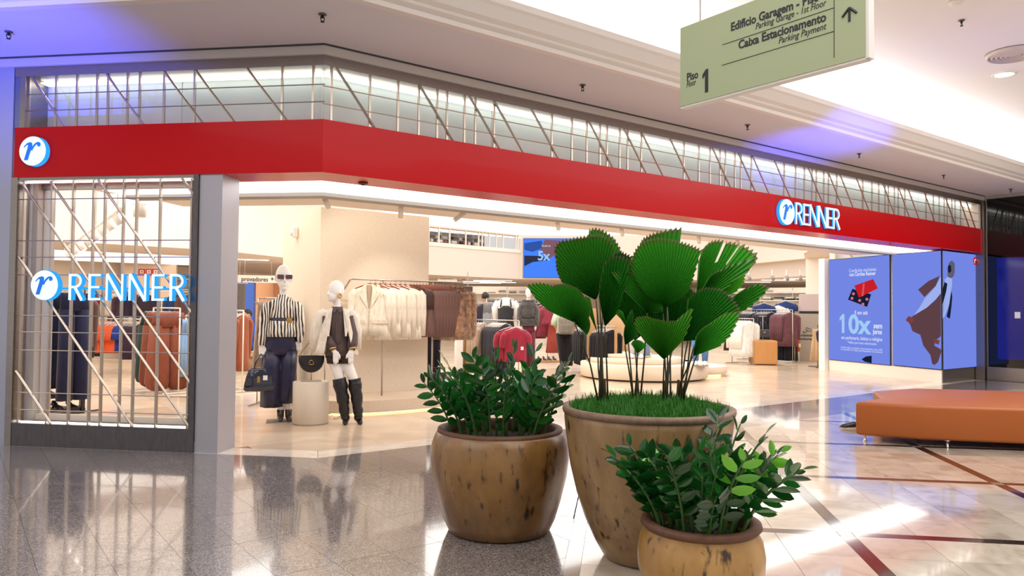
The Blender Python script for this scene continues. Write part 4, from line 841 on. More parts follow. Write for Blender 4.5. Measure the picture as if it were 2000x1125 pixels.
for i in range(3): garment('blouse', '%s dark brown short blouse beside the cream blazers' % ORD[i].capitalize(), 'blouse', (5.235+.05*i, RY, RZ), math.radians(-24), 'tee', '#4a332e', L=.58, w=.42, t=.045, v=i, group='dark brown blouses on the platform rail', hang='wood', n=22)
for i in range(9): garment('shirt', '%s brown satin shirt, counted from the blouses on the platform rail' % ORD[i].capitalize(), 'shirt', (5.385+.052*i, RY, RZ), math.radians(-30+i), 'shirt', '#77574f', L=.80, w=.45, t=.055, v=i, group='brown shirts on the platform rail', hang='wood', n=24)
m_fur = M('russet_fur', '#d8a272', .95, noise_=(14, .5), bump=(55, 1., .05), col2='#8f5c38', sheen=.6)
def furry(o, mat, n, ln, seed=1):
    rnd = random.Random(seed); me = o.data; mb = MB(); fs = list(me.polygons)
    for i in range(n):
        f = rnd.choice(fs); c = V(); ws_ = [rnd.random() for _ in f.vertices]; sm = sum(ws_)
        for wv, vi in zip(ws_, f.vertices): c += me.vertices[vi].co*(wv/sm)
        nr = f.normal; d = (nr+V((rnd.uniform(-.5, .5), rnd.uniform(-.5, .5), rnd.uniform(-.9, -.1)))).normalized()*ln*rnd.uniform(.6, 1.2); s = nr.cross(d).normalized()*.005 if nr.cross(d).length > 1e-6 else V((.005, 0, 0))
        mb.add([c-s, c+s, c+d], [(0, 1, 2)])
    mb2 = mb.build('pile', mat, o.parent); mb2['kind'] = 'stuff'; return mb2
for i, (x, lb) in enumerate(((5.90, 'Russet brown fur coat at the far end of the platform rail'), (5.99, 'Second russet fur coat, last on the platform rail'))):
    t_ = garment('fur_coat', lb, 'coat', (x, RY, RZ), math.radians(-34), 'coat', '', L=.85, w=.5, t=.085, v=i, group='fur coats', hang='wood', n=22, mat=m_fur)
    furry(t_.children[0], m_fur, 2600, .035, i)
rack('short steel rail with dark trousers beyond the pillar', (5.95, 10.9, 1.12), (6.6, 10.9, 1.12), m_rail)
row('trousers', '%s dark velvet trousers on the low rail beyond the pillar', 'trousers', (6.0, 10.9, 1.12), (6.5, 10.9, 1.12), 4, math.radians(-35), 'trousers', '#1c1626', 'velvet trousers', L=.86, w=.34, t=.05)
# ---- mannequins
def remesh(mb, name, mat, par, vox=.008, smooth=6):
    me = mb.mesh(name); o = bpy.data.objects.new(name, me); COL.objects.link(o); mo = o.modifiers.new('r', 'REMESH'); mo.mode = 'VOXEL'; mo.voxel_size = vox; mo.use_smooth_shade = True
    sm = o.modifiers.new('s', 'SMOOTH'); sm.iterations = smooth; sm.factor = .5
    bpy.context.view_layer.update(); m2 = bpy.data.meshes.new_from_object(o.evaluated_get(bpy.context.evaluated_depsgraph_get())); bpy.data.objects.remove(o); m2.materials.clear(); m2.name = name
    return link(name, m2, mat, par)
class Fig:                                   # local frame of a figure: x to the viewer's right, -y to the viewer, 1 unit = s metres
    def __init__(f, x0, yg, s): f.x0, f.yg, f.s = x0, yg, s
    def p(f, px, py, dy=0.): return V(((px-f.x0)*f.s, dy*f.s, (f.yg-py)*f.s))
    def tube(f, mb, pts, rad, n=12, flat=1.): return mb.tube([f.p(*q) for q in pts], [r*f.s for r in rad], n, flat=flat)
    def rings(f, mb, rr, n=24, amp=0., seed=0, e=1.):
        rnd = random.Random(seed); a1, a2 = rnd.uniform(0, 6), rnd.uniform(0, 6); R = []
        for i, (px, py, rx, ry, *o) in enumerate(rr):
            dy = o[0] if o else 0; u = i/(len(rr)-1); c = f.p(px, py, dy)
            R.append([c+V((rx*f.s*math.cos(t)*(1+amp*u*(math.sin(6*t+a1)+.6*math.sin(11*t+a2))), ry*f.s*math.sin(t)*(1+amp*u*(math.sin(6*t+a1)+.6*math.sin(11*t+a2))), 0)) for t in [2*math.pi*k/n for k in range(n)]])
        return mb.rings(R)
    def ell(f, mb, px, py, dy, rx, ry, rz): c = f.p(px, py, dy); return mb.ell(c, (rx*f.s, ry*f.s, rz*f.s), 18, 12)
    def hand(f, mb, px, py, dy, sgn, curl=0.):   # palm at (px, py) hanging down, thumb on side sgn
        mb.box(f.p(px, py+5, dy), (11*f.s, 5*f.s, 13*f.s), bev=1.8*f.s)
        for k in range(4):
            fx = px+(-4.2+2.8*k); ln = (11, 13.5, 13, 10)[k]; f.tube(mb, [(fx, py+9, dy), (fx+.4, py+11+ln*.5, dy-1-curl), (fx+.2, py+11+ln, dy-.5+curl*2.2)], [1.5, 1.45, 1.1], 7)
        f.tube(mb, [(px+sgn*4.5, py+2, dy-1), (px+sgn*8, py+7, dy-2), (px+sgn*8, py+13, dy-3)], [1.7, 1.6, 1.2], 7)
m_man = M('matte_white_mannequin', '#efe8e1', .45)
f = Fig(553, 821, .0063)
tm = thing('mannequin', 'tall white mannequin in zebra print blouse and navy trousers with sunglasses', 'mannequin', (3.28, 9.05, 0), math.radians(-19.9), 'display mannequins')
mb = MB(); f.rings(mb, [(548, 583, 8, 8), (548, 588, 19, 10), (548, 594, 26, 11), (548, 607, 24, 15), (548, 628, 18, 12), (547, 655, 25, 16), (547, 684, 24, 14)])
f.tube(mb, [(548, 588, 0), (549, 575, 0), (549.5, 560, 1)], [10, 7, 8]); f.ell(mb, 549, 539, 1, 15, 18, 22.5); f.ell(mb, 550, 553, -4, 10.5, 13, 14); f.ell(mb, 551, 563, -10, 5, 5, 4.5)
f.tube(mb, [(551, 540, -17), (552, 549, -19.5), (552, 551, -17)], [1.6, 2.6, 1.8], 8); f.ell(mb, 552, 557, -15.5, 4, 2, 1.4); f.ell(mb, 534, 545, 3, 2, 4, 5.5); f.ell(mb, 564, 545, 3, 2, 4, 5.5)
f.tube(mb, [(524, 594, 0), (514, 635, 1), (511, 676, -4)], [9, 7.5, 5]); f.tube(mb, [(573, 594, 0), (581, 635, 1), (580, 668, -4)], [9, 7.5, 5])
f.hand(mb, 511, 674, -4, 1, 2.); f.hand(mb, 580, 665, -4, -1, 1.)
for a in ([(538, 684, 0), (541, 740, 0), (549, 800, 2)], [(557, 684, 0), (558, 740, 0), (563, 800, 2)]): f.tube(mb, a, [13, 9, 6])
remesh(mb, 'body', m_man, tm, .0065)
def zebra():
    mt = bpy.data.materials.new('zebra_print'); mt.use_nodes = True; nt = mt.node_tree; b = nt.nodes['Principled BSDF']; tc = nt.nodes.new('ShaderNodeTexCoord'); w_ = nt.nodes.new('ShaderNodeTexWave'); w_.inputs['Scale'].default_value = 9; w_.inputs['Distortion'].default_value = 14; w_.inputs['Detail'].default_value = 3; w_.inputs['Detail Scale'].default_value = .55
    mp = nt.nodes.new('ShaderNodeMapping'); mp.inputs['Scale'].default_value = (1, .7, .34); nt.links.new(tc.outputs['Object'], mp.inputs[0]); nt.links.new(mp.outputs[0], w_.inputs['Vector'])
    r = nt.nodes.new('ShaderNodeValToRGB'); r.color_ramp.elements[0].position = .34; r.color_ramp.elements[0].color = (*lin('#15141a'), 1); r.color_ramp.elements[1].position = .50; r.color_ramp.elements[1].color = (*lin('#ece0d0'), 1); nt.links.new(w_.outputs['Fac'], r.inputs[0]); nt.links.new(r.outputs[0], b.inputs['Base Color']); b.inputs['Roughness'].default_value = .5; return mt
mz = zebra(); mb = MB(); f.rings(mb, [(548, 575, 9.5, 9.5), (548, 582, 11, 11), (548, 586, 20, 12), (548, 591, 29, 14), (548, 602, 28, 18), (548, 615, 25, 17), (548, 625, 21, 15)], 30); f.rings(mb, [(548, 624, 21.5, 15.5), (548, 632, 27, 19), (547.5, 645, 31, 21), (547, 657, 34, 23)], 40, .05, 3); mb.build('blouse', mz, tm)
for a, s_ in (([(524, 591, 0), (519, 602, 0), (515, 625, 0), (512, 650, -2), (511, 664, -3), (511, 674, -4)], 0), ([(572, 591, 0), (577, 602, 0), (580, 625, 0), (581, 648, -2), (581, 660, -3), (580, 668, -4)], 1)):
    mb = MB(); f.tube(mb, a, [8, 10.5, 10.5, 9.5, 7.5, 6], 14); mb.build('sleeve', mz, tm)
navy = M('navy_satin', '#1a1740', .38, noise_=(6, .4), sheen=.2)
mb = MB(); f.rings(mb, [(547, 645, 24, 16), (547, 656, 28, 18), (547, 675, 30, 18), (546, 692, 30, 17)], 30, .03, 1); mb.build('trousers', navy, tm)
for a in ([(533, 685, 17, 16), (531, 720, 18, 17), (530, 760, 19, 18), (531, 793, 19, 18)], [(561, 685, 17, 16), (561, 720, 16, 16), (560, 760, 14, 16), (557, 786, 13, 15)]):
    mb = MB(); f.rings(mb, a, 28, .09, int(a[0][0])); mb.build('trouser_leg', navy, tm)
mb = MB(); f.rings(mb, [(548, 620.5, 22.5, 16.5), (548, 630, 22.5, 16.5)], 30); mb.build('belt', navy, tm)
mb = MB(); mb.box(f.p(561, 625.5, -15), (11*f.s, 3*f.s, 9*f.s), bev=f.s); mb.build('buckle', M('gold', '#c79a4a', .25, 1.), tm)
def boot(f, par, px, py, rot, mat, top=None, h=20, heel=True):
    mb = MB(); f.tube(mb, [(px, py-h, 1), (px, py-10, 1), (px, py-6, 0)], [7, 6.5, 6.5], 14)
    f.tube(mb, [(px, py-6, 5), (px+rot*.3, py-5, -5), (px+rot*.8, py-2.8, -14), (px+rot, py-2, -22)], [6.5, 6, 4.6, 2], 12, .9); mb.build('boot', mat, par)
    if heel: mb = MB(); f.tube(mb, [(px, py-6, 7), (px, py, 7)], [4, 2.8], 8); mb.build('heel', mat, par)
m_sil = M('pewter_leather', '#4a4442', .25, .3); m_blk = M('black_leather', '#141216', .35, bump=(22, .7, .03))
boot(f, tm, 548, 819, 0, m_sil); boot(f, tm, 563, 819, 2, m_sil)
mb = MB(); mb.box(f.p(547, 820.2, 0), (50*f.s, 46*f.s, 1.2*f.s)); mb.build('base_plate', M('plate_steel', '#9c938a', .35, .8), tm)
mb = MB(); mb.box(f.p(544, 541, -18.5), (12.5*f.s, 1.6*f.s, 8.5*f.s), bev=.6*f.s); mb.box(f.p(559, 541, -18.5), (12.5*f.s, 1.6*f.s, 8.5*f.s), bev=.6*f.s); o = mb.build('sunglasses', M('smoked_lens', '#5a3a44', .1), tm)
mb = MB(); mb.rod(f.p(549, 539, -19.3), f.p(554, 539, -19.3), .8*f.s); f.tube(mb, [(537, 539, -18.5), (534, 540, -5), (534, 543, 4)], [.8, .8, .8], 6); f.tube(mb, [(566, 539, -18.5), (566, 540, -5), (565, 543, 4)], [.8, .8, .8], 6); mb.build('glasses_frame', M('glasses_frame', '#d8c0b0', .3), o)
# navy patent handbag in the hand
hb = thing('handbag', 'glossy navy patent handbag held by the tall zebra blouse mannequin', 'handbag', tm.matrix_basis @ f.p(511, 761, -8), math.radians(-19.9), 'handbags on display')
fb = Fig(511, 761, .0063); m_pat = M('navy_patent', '#14142c', .1, coat=.8)
mb = MB(); R = []
for z, hx, hy in ((0, 29, 9), (3, 31.5, 11), (14, 31, 11), (28, 27, 9), (40, 23, 6), (44, 22, 4.5)):
    R.append([fb.p(511+hx*math.copysign(abs(math.cos(a))**.5, math.cos(a))*(1+.02*math.sin(5*a+z)), 761-z, hy*math.copysign(abs(math.sin(a))**.6, math.sin(a))*(1+.10*math.sin(7*a+z))) for a in [2*math.pi*k/28 for k in range(28)]])
mb.rings(R).build('bag_body', m_pat, hb)
for dy in (-4, 4):
    mb = MB(); fb.tube(mb, [(497, 722, dy), (501, 705, dy*.6), (510, 690, 0), (520, 700, dy*.6), (528, 722, dy)], [1.6]*5, 7); mb.build('handle', m_pat, hb)
mb = MB(); mb.box(fb.p(519, 735, -9.5), (8*.0063, .008, 9*.0063)); mb.build('hang_tag', m_white, hb); mb = MB(); mb.box(fb.p(507, 738, -10.5), (5*.0063, .01, 12*.0063)); mb.build('clasp', M('gold', ''), hb)
# round pedestal with the crescent bag on its stand
pd = thing('pedestal', 'round beige stone pedestal between the two mannequins', 'pedestal', (3.485, 8.69, 0))
MB().lathe([(.205, 0), (.212, .006), (.212, .50), (.206, .505)], n=48).build('drum', M('pedestal_stone', '#dccdb9', .7, noise_=(80, .08)), pd); MB().lathe([(.213, .006), (.2135, .010), (.213, .014)], n=48, cap=False).build('base_joint', M('joint_grey', '#9a8d7e', .6), pd)
fp = Fig(607, 599+1.4/.0062, .0062)
bs = thing('bag_stand', 'thin grey metal bag stand on the round pedestal', 'display stand', (3.485, 8.69, .505), math.radians(-22))
MB().box((0, 0, .006), (.24, .14, .012)).build('base_plate', m_rail, bs); MB().rod((0, .03, .012), (0, .03, .49), .006, 8).build('rod', m_rail, bs); MB().rod((-.05, .03, .49), (.05, .03, .49), .006, 8).build('crossbar', m_rail, bs)
cb = thing('handbag', 'small black crescent handbag with gold clasp hanging on the stand', 'handbag', (3.485, 8.69, .56), math.radians(-22), 'handbags on display')
mb = MB(); R = []
for i in range(13):
    u = -1+i/6; x = u*.150; top = .215+.045*u*u; bot = .215-.165*math.sqrt(max(.02, 1-u*u*.95)); th = .045*math.sqrt(max(.05, 1-u*u*.9)); zc, zh = (top+bot)/2, (top-bot)/2
    R.append([V((x, -.02+th*math.cos(a), zc+zh*math.sin(a))) for a in [2*math.pi*k/16 for k in range(16)]])
mb.rings(R).build('bag_body', M('black_soft_leather', '#1a1718', .4, bump=(60, .2, .005)), cb)
MB().slab([(-.13, -.062, .26), (.13, -.062, .26), (.10, -.068, .17), (0, -.072, .14), (-.10, -.068, .17)], (0, -.006, 0)).build('flap', M('black_soft_leather', ''), cb)
MB().tube([(-.025, -.08, .155), (-.022, -.08, .19), (0, -.08, .205), (.022, -.08, .19), (.025, -.08, .155), (0, -.08, .15), (-.025, -.08, .155)], .005, 7).build('clasp', M('gold', ''), cb)
MB().tube([(.02, .02, .435), (.07, .0, .38), (.12, -.01, .30), (.145, -.015, .25)], .009, 7).build('strap', M('black_soft_leather', ''), cb)
for k in range(12):
    u = k/11; p = V((.0-.145*u**.8, .01-.03*u, .435-.185*u)); MB().tube([p+V((.008*math.cos(a), .004*math.sin(a*2), .010*math.sin(a))) for a in [6.283*j/6 for j in range(7)]], .003, 5).build('chain_link', M('gold', ''), cb)
# leaning mannequin
g = Fig(671, 826, .00617)
lm = thing('mannequin', 'leaning white mannequin in cream blazer and slouchy black boots', 'mannequin', (3.79, 8.43, 0), math.radians(-24), 'display mannequins')
mb = MB(); g.rings(mb, [(656, 601, 8, 8), (656, 607, 19, 10), (656, 614, 25, 11), (657, 630, 22, 14), (658, 660, 17, 11), (660, 688, 22, 14), (660, 700, 21, 13)])
g.tube(mb, [(656, 606, 1), (655.5, 594, 0), (654, 583, -1)], [9.5, 6.5, 7]); g.ell(mb, 654, 566, -1, 15.5, 13.5, 19.5); g.ell(mb, 648.5, 578, -4, 10.5, 9.5, 11.5); g.ell(mb, 642.5, 584.5, -5, 4.5, 4.5, 4)
g.tube(mb, [(640.5, 567, -7), (638, 574, -7.5), (640, 576, -7)], [1.4, 2.2, 1.6], 8); g.ell(mb, 640.5, 580.5, -6.5, 1.8, 3.2, 1.3); g.ell(mb, 660, 571, -13, 3.5, 1.8, 5)
g.tube(mb, [(634, 617, 0), (637, 652, 3), (652, 684, -20)], [8, 7, 5]); g.tube(mb, [(680, 617, 0), (689, 652, 3), (684, 684, -20)], [8, 7, 5]); g.hand(mb, 655, 685, -22, 1, .5); g.hand(mb, 683, 685, -22, -1, .5)
for a in ([(650, 698, 0), (658, 722, -6), (665, 745, -9), (671, 790, -5), (675, 812, -4)], [(671, 698, 0), (682, 722, -6), (692, 745, -9), (696, 790, -5), (699, 812, -4)]): g.tube(mb, a, [12.5, 10.5, 8.5, 6.5, 5])
remesh(mb, 'body', m_man, lm, .0065)
choc = M('chocolate_satin', '#4a342f', .5, noise_=(10, .25), sheen=.3)
mb = MB(); g.rings(mb, [(656, 598, 10, 10), (656, 604, 14, 12), (656, 611, 22, 14), (657, 630, 21, 17), (658, 655, 20, 16), (660, 680, 24, 18), (660, 693, 25, 19)], 34, .04, 5); mb.build('shirt', choc, lm)
for a in ([(635, 616, -1), (638, 650, 0), (646, 670, -14), (652, 682, -20)], [(680, 616, -1), (688, 650, 0), (687, 670, -14), (684, 682, -20)]): mb = MB(); g.tube(mb, a, [9, 9, 9.5, 6.8], 14); mb.build('shirt_sleeve', choc, lm)
for p in ((649.5, 677, -17.5), (685, 677, -17.5)): mb = MB(); g.tube(mb, [p, (p[0]+.6, p[1]+3, p[2]-.5)], [8.6, 8.2], 14); mb.build('cuff_band', M('gold', ''), lm)
mb = MB(); mb.slab([g.p(655, 606, -14), g.p(659, 606, -14), g.p(663, 660, -19), g.p(659, 670, -19.5), g.p(654, 660, -19)], g.p(655, 606, -15)-g.p(655, 606, -14)); mb.build('tie', M('chocolate_satin', ''), lm)
for s in (-1, 1): mb = MB(); mb.slab([g.p(656.5, 603, -13), g.p(656.5+s*9, 597, -8), g.p(656.5+s*11, 605, -13), g.p(656.5+s*5, 611, -15.5)], g.p(655, 606, -15.5)-g.p(655, 606, -14)); mb.build('collar', choc, lm)
mb = MB(); g.rings(mb, [(660, 684, 24, 17), (660, 697, 25, 17)], 28); 
for a in ([(649, 692, 13, 15), (652, 708, 13.5, 15, -3)], [(671, 692, 13, 15), (674, 708, 13.5, 15, -3)]): g.rings(mb, a, 20)
mb.build('shorts', M('dark_shorts', '#33231f', .7), lm)
cream = CL('#efe3d2', .7)
def panel(name, top, bot, xi, xo, mat, n=9):       # blazer half: wraps from the front edge round the side to the back
    mb = MB(); R = []
    for i in range(n):
        u = i/(n-1); py = top+(bot-top)*u; a_, b_ = xi[0]+(xi[1]-xi[0])*u, xo[0]+(xo[1]-xo[0])*u; ry = 16+8*u; w_ = []
        for k in range(12):
            t = k/11; x = a_+(b_-a_)*math.sin(t*math.pi/2)**.8; y = -ry*math.cos(t*math.pi*.95)*(1+.05*math.sin(9*t+4*u)); w_.append((x, y))
        inn = [(a_+(x-a_)*.9, y*.88) for x, y in w_][::-1]
        R.append([g.p(x, py+(2 if j > 4 else 0), y) for j, (x, y) in enumerate(w_+inn)])
    return mb.rings(R).build(name, mat, lm)
panel('blazer_front', 604, 690, (647, 633), (629, 607), cream); panel('blazer_front', 604, 690, (668, 688), (684, 699), cream)
mb = MB(); R = []
for u in (0, .1, .3, .6, 1): R.append([g.p(656+(21+16*u)*math.cos(t), 602+90*u, 14+8*u+5*math.sin(t)) for t in [6.283*k/20 for k in range(20)]])
mb.rings(R).build('blazer_back', cream, lm)
for a, r_ in (([(633, 606, 1), (624, 618, 3), (617, 648, 5), (612, 682, 2)], [7, 11, 11, 8.5]), ([(680, 606, 1), (689, 618, 3), (695, 648, 5), (696, 682, 2)], [7, 10, 9.5, 7.5])): mb = MB(); g.tube(mb, a, r_, 16); mb.build('blazer_sleeve', cream, lm)
for s, x0, x1 in ((-1, 648, 641), (1, 667, 673)):
    mb = MB(); mb.slab([g.p(x0, 600, -12), g.p(x0+s*8, 602, -12), g.p(x0+s*13, 618, -16), g.p(x0+s*9, 622, -17), g.p(x0+s*13, 628, -18), g.p(x1+s*2, 655, -20), g.p(x1-s*1, 655, -20)], g.p(655, 606, -15.5)-g.p(655, 606, -14)); mb.build('lapel', cream, lm)
mb = MB(); g.tube(mb, [(661+3.2*math.cos(a), 577+4*math.sin(a), -15-.8*math.sin(a)) for a in [6.283*k/10 for k in range(11)]], [1.3]*11, 7); mb.build('earring', M('gold', ''), lm)
def slouch(path, seed):
    rnd = random.Random(seed); mb = MB(); P, R_ = [], []
    for i in range(len(path)-1):
        a, b = path[i], path[i+1]
        for k in range(6):
            u = k/6; w_ = 1+.07*math.sin((i*6+k)*1.05+seed)+.025*rnd.uniform(-1, 1); P.append(tuple(a[j]+(b[j]-a[j])*u+(rnd.uniform(-.8, .8) if j == 0 else 0) for j in range(3))); R_.append((a[3]+(b[3]-a[3])*u)*w_)
    g.tube(mb, P, R_, 16); return mb
for a, fx, rt in (([(661.5, 737, -8, 14), (667, 760, -9, 12.5), (671, 785, -6, 11), (674, 808, -4, 8.5), (675, 818, -3, 7.5)], 676, -2), ([(691, 738, -8, 13), (694, 760, -9, 12), (697, 785, -6, 10.5), (699, 808, -4, 8.5), (700, 818, -3, 7.5)], 701, 3)):
    slouch(a, fx).build('boot_shaft', m_blk, lm); boot(g, lm, fx, 825, rt, m_blk, h=16)
rack('slim steel floor rack behind the leaning mannequin', (3.85, 9.15, .98), (4.02, 8.95, .98), m_rail, r=.009)
# ---- rack behind the tall mannequin
a0, a1 = V((3.50, 10.72, 1.52)), V((3.85, 10.37, 1.52))
rack('steel rack with skirt and trousers behind the tall mannequin', a0, a1, m_rail)
garment('skirt', 'beige pleated skirt hanging behind the zebra blouse mannequin', 'skirt', a0.lerp(a1, .18), math.radians(20), 'skirt', '#b59c86', L=.98, w=.30, t=.06, n=24)
garment('trousers', 'navy trousers hanging right behind the zebra blouse mannequin', 'trousers', a0.lerp(a1, .5), math.radians(20), 'trousers', '#22204a', L=1.12, w=.36, t=.06)
garment('trousers', 'black trousers hanging behind the pedestal side of the zebra blouse mannequin', 'trousers', a0.lerp(a1, .85), math.radians(30), 'trousers', '#15141a', L=1.3, w=.38, t=.07)
# ================================================================== SEEN THROUGH THE DISPLAY WINDOW
def gp(px, d, z): p = atd(px, 600, d); return V((p.x, p.y, z))
def zpx(py, d, px=1000): return atd(px, py, d).z
# navy trousers and pleated skirt by the window post
d = 10.0; p0, p1 = gp(80, 10.3, 1.62), gp(165, 9.7, 1.62)
rack('dark rack of navy trousers just inside the display window', p0, p1, M('black_rail', '#3a3433', .4, .6))
for i, (px, L, c, k, lb) in enumerate(((86, 1.16, '#16173a', 'trousers', 'navy trousers nearest the post inside the display window'), (104, 1.20, '#181a40', 'trousers', 'second navy trousers from the post inside the display window'), (118, 1.30, '#14163a', 'trousers', 'wide navy trousers third from the post inside the display window'), (146, 1.44, '#12153c', 'trousers', 'long navy flared trousers beneath the brown pleated blouse'))):
    garment('trousers', lb, 'trousers', gp(px, 10.2-.004*px, 1.62), math.radians(25), k, c, L=L, w=.36, t=.07, v=i, group='navy trousers in the window', n=20)
garment('blouse', 'brown pleated blouse hanging among the navy trousers in the window', 'blouse', gp(158, 9.9, 1.60), math.radians(30), 'shirt', '#6d5149', L=.76, w=.38, t=.08, v=4, n=30)
sh = thing('low_shelf', 'low dark shoe shelf under the navy trousers', 'shelf', gp(115, 9.7, 0))
for z in (.05, .22): MB().box((0, 0, z), (.62, .34, .03)).build('board', M('shelf_dark', '#3a3330', .5), sh)
for x in (-.29, .29): MB().box((x, 0, .12), (.03, .32, .24)).build('side_panel', M('shelf_dark', ''), sh)
def heel_shoe(label, loc, rz, col, grp):
    t = thing('shoe', label, 'shoe', loc, rz, grp); mt = M('shoe_'+col, '#'+col, .35)
    MB().rings([[V((x, w_*math.cos(a), max(0, h_*math.sin(a))+z_)) for a in [6.283*k/10 for k in range(10)]] for x, w_, h_, z_ in ((-.11, .02, .05, .05), (-.07, .032, .055, .045), (0, .03, .035, .02), (.07, .04, .04, .005), (.12, .028, .025, .003), (.145, .006, .008, .003))]).build('upper', mt, t)
    MB().rod((-.095, 0, .0), (-.09, 0, .06), .012, 8).build('heel', mt, t); return t
b = gp(115, 9.7, 0)
for i in range(4): heel_shoe('%s dark shoe from the post on the low shelf in the window' % ORD[i].capitalize(), b+V((-.22+.15*i, -.02, .235)), math.radians(-70), '1d1a20', 'shoes on the low shelf')
for i in range(3): heel_shoe('%s dark shoe from the post under the low shelf in the window' % ORD[i].capitalize(), b+V((-.16+.16*i, -.06, .065)), math.radians(-70), '231d22', 'shoes on the low shelf')
# rust balloon trousers
d = 12.2; p0, p1 = gp(300, 12.6, 1.36), gp(352, 11.9, 1.36)
rack('chrome stand holding the rust balloon trousers', p0, p1, m_railw)
garment('trousers', 'rust satin balloon trousers facing the display window', 'trousers', gp(331, 12.0, 1.36), math.radians(8), 'balloon', '#8c4a33', L=1.31, w=.56, t=.10, n=34)
garment('trousers', 'dark green balloon trousers behind the rust ones', 'trousers', gp(302, 12.3, 1.36), math.radians(24), 'balloon', '#243a30', L=1.22, w=.50, t=.10, v=2, n=28)
garment('trousers', 'second rust balloon trousers close behind the first', 'trousers', gp(314, 12.2, 1.36), math.radians(12), 'balloon', '#84452f', L=1.27, w=.52, t=.09, v=1, n=28)
rack('pale stand with light blue denim beside the window edge', gp(364, 12.5, 1.24), gp(386, 12.1, 1.24), m_railw)
for i, px in enumerate((366, 373, 381)): garment('jeans', '%s light blue jeans from the rust trousers' % ORD[i].capitalize(), 'jeans', gp(px, 12.2, 1.24), math.radians(30), 'trousers', '#8fb4dd', L=.98, w=.34, t=.06, v=i, group='light blue jeans')
# rows of bright tops further in
D1 = 15.4; z1 = 1.10
rack('white rack of bright small tops in the middle of the window view', gp(160, 15.6, z1+.02), gp(292, 15.2, z1+.02), m_railw)
def wrow(name, lab, cat, px0, px1, n, kind, col, grp, d=D1, z=z1, L=.6, w=.36, yaw=70, t=.05, **k): row(name, lab, cat, gp(px0, d, z), gp(px1, d-.2*(px1-px0)/60, z), n, face(gp(px0, d, z), math.radians(yaw)), kind, col, grp, L=L, w=w, t=t, n_=0) if 0 else row(name, lab, cat, gp(px0, d, z), gp(px1, d, z), n, face(gp(px0, d, z), math.radians(yaw)), kind, col, grp, L=L, w=w, t=t, **k)
wrow('top', '%s cream top from the post on the bright rack', 'top', 168, 186, 4, 'tee', '#e0d3bf', 'cream tops on the bright rack')
wrow('top', '%s black top from the post on the bright rack', 'top', 185, 193, 3, 'shirt', '#1e2a2c', 'black tops on the bright rack', L=.66)
wrow('top', '%s orange top from the post on the bright rack', 'top', 196, 238, 8, 'tee', '#f0622d', 'orange tops on the bright rack', L=.68, yaw=48, tagp=True)
wrow('top', '%s royal blue top from the post on the bright rack', 'top', 236, 252, 4, 'tee', '#1f3f9a', 'blue tops on the bright rack', L=.64, yaw=48, tagp=True)
wrow('top', '%s plum top from the post on the bright rack', 'top', 252, 278, 6, 'shirt', '#3c2338', 'plum tops on the bright rack', L=.74, yaw=55, tagp=True)
# upper far clothes seen above the letters' base line
for i, (px, c, lb) in enumerate(((152, '#a8302f', 'red garment hung high behind the R of the window sign'), (190, '#7c2c38', 'wine red garment hung high behind the window sign'), (206, '#8a2f3a', 'dark red garment beside the wine red one behind the window sign'), (224, '#d9cdbd', 'white printed garment hung high behind the window sign'), (246, '#4a3444', 'dark plum garment hung high behind the window sign'), (262, '#352a40', 'dark violet garment hung high behind the window sign'), (286, '#3f2e3c', 'dark blouse hung high above the rust trousers'), (345, '#274a78', 'blue denim piece hung high above the rust trousers'), (368, '#6a4a44', 'brown piece hung high beside the window edge'))):
    garment('garment', lb, 'garment', gp(px, 18.4, 1.74), face(gp(px, 18, 1)), 'shirt', c, L=.62, w=.5, t=.07, v=i, group='clothes on the far rail')
rack('far pale rail of mixed clothes behind the window sign', gp(120, 18.6, 1.74), gp(385, 18.2, 1.74), m_railw)
# track of lamps
tk = thing('track_light', 'hanging white lamp track with row of spot heads behind the window', 'track light', gp(190, 10.5, 2.0))
a, b = atd(128, 487, 11.2), atd(236, 408, 9.2); MB().rod(a, b, .02, 8).build('track', m_white, tk, True)
for i in range(8):
    p = a.lerp(b, (i+.5)/8); mb = MB(); mb.tube([p-UZ*.02, p-UZ*.06], .01, 6); mb.tube([p+V((-.02, 0, -.05)), p+V((.05, -.02, -.16))], .042, 12); o = mb.build('spot_head', m_white, tk, True)
    MB().tube([p+V((.05, -.02, -.16)), p+V((.052, -.0208, -.163))], .036, 12).build('lens', E_('spot_lens', '#fff8ee', 5), o, True)
for u in (.1, .6, .95): p = a.lerp(b, u); MB().rod(p, V((p.x, p.y, 4.26)), .004, 5).build('hanger_wire', m_rail, tk, True)
fd = thing('ceiling_speaker', 'round pleated white drum hanging beside the lamp track', 'ceiling speaker', atd(273, 412, 9.6))
MB().lathe([(.05, .08), (.075, .075), (.08, .0), (.075, -.075), (.06, -.08)], n=20).build('drum', m_cream, fd); MB().rod((0, 0, .08), (0, 0, 1.75), .004, 5).build('wire', m_rail, fd)
for k in range(10):
    an = 6.283*k/10; MB().box((.065*math.cos(an), .065*math.sin(an), .082), (.012, .012, .006)).build('slot', M('slot_grey', ''), fd)
for i, px in enumerate((277, 291, 304)):
    p = atd(px, 531, 19.82); t = thing('notice_sign', ['red and white extinguisher notice on the back wall', 'red and white hydrant notice on the back wall', 'small red notice on the back wall, farthest from the post'][i], 'sign', p, face(p), 'red wall notices')
    MB().box((0, 0, 0), (.16, .01, .16)).build('plate', M('notice_red', '#c8352c', .5), t); MB().box((0, -.008, .0), (.09, .006, .09)).build('symbol', m_white, t); MB().box((0, -.012, .0), (.04, .004, .04)).build('mark', M('notice_red', ''), t)
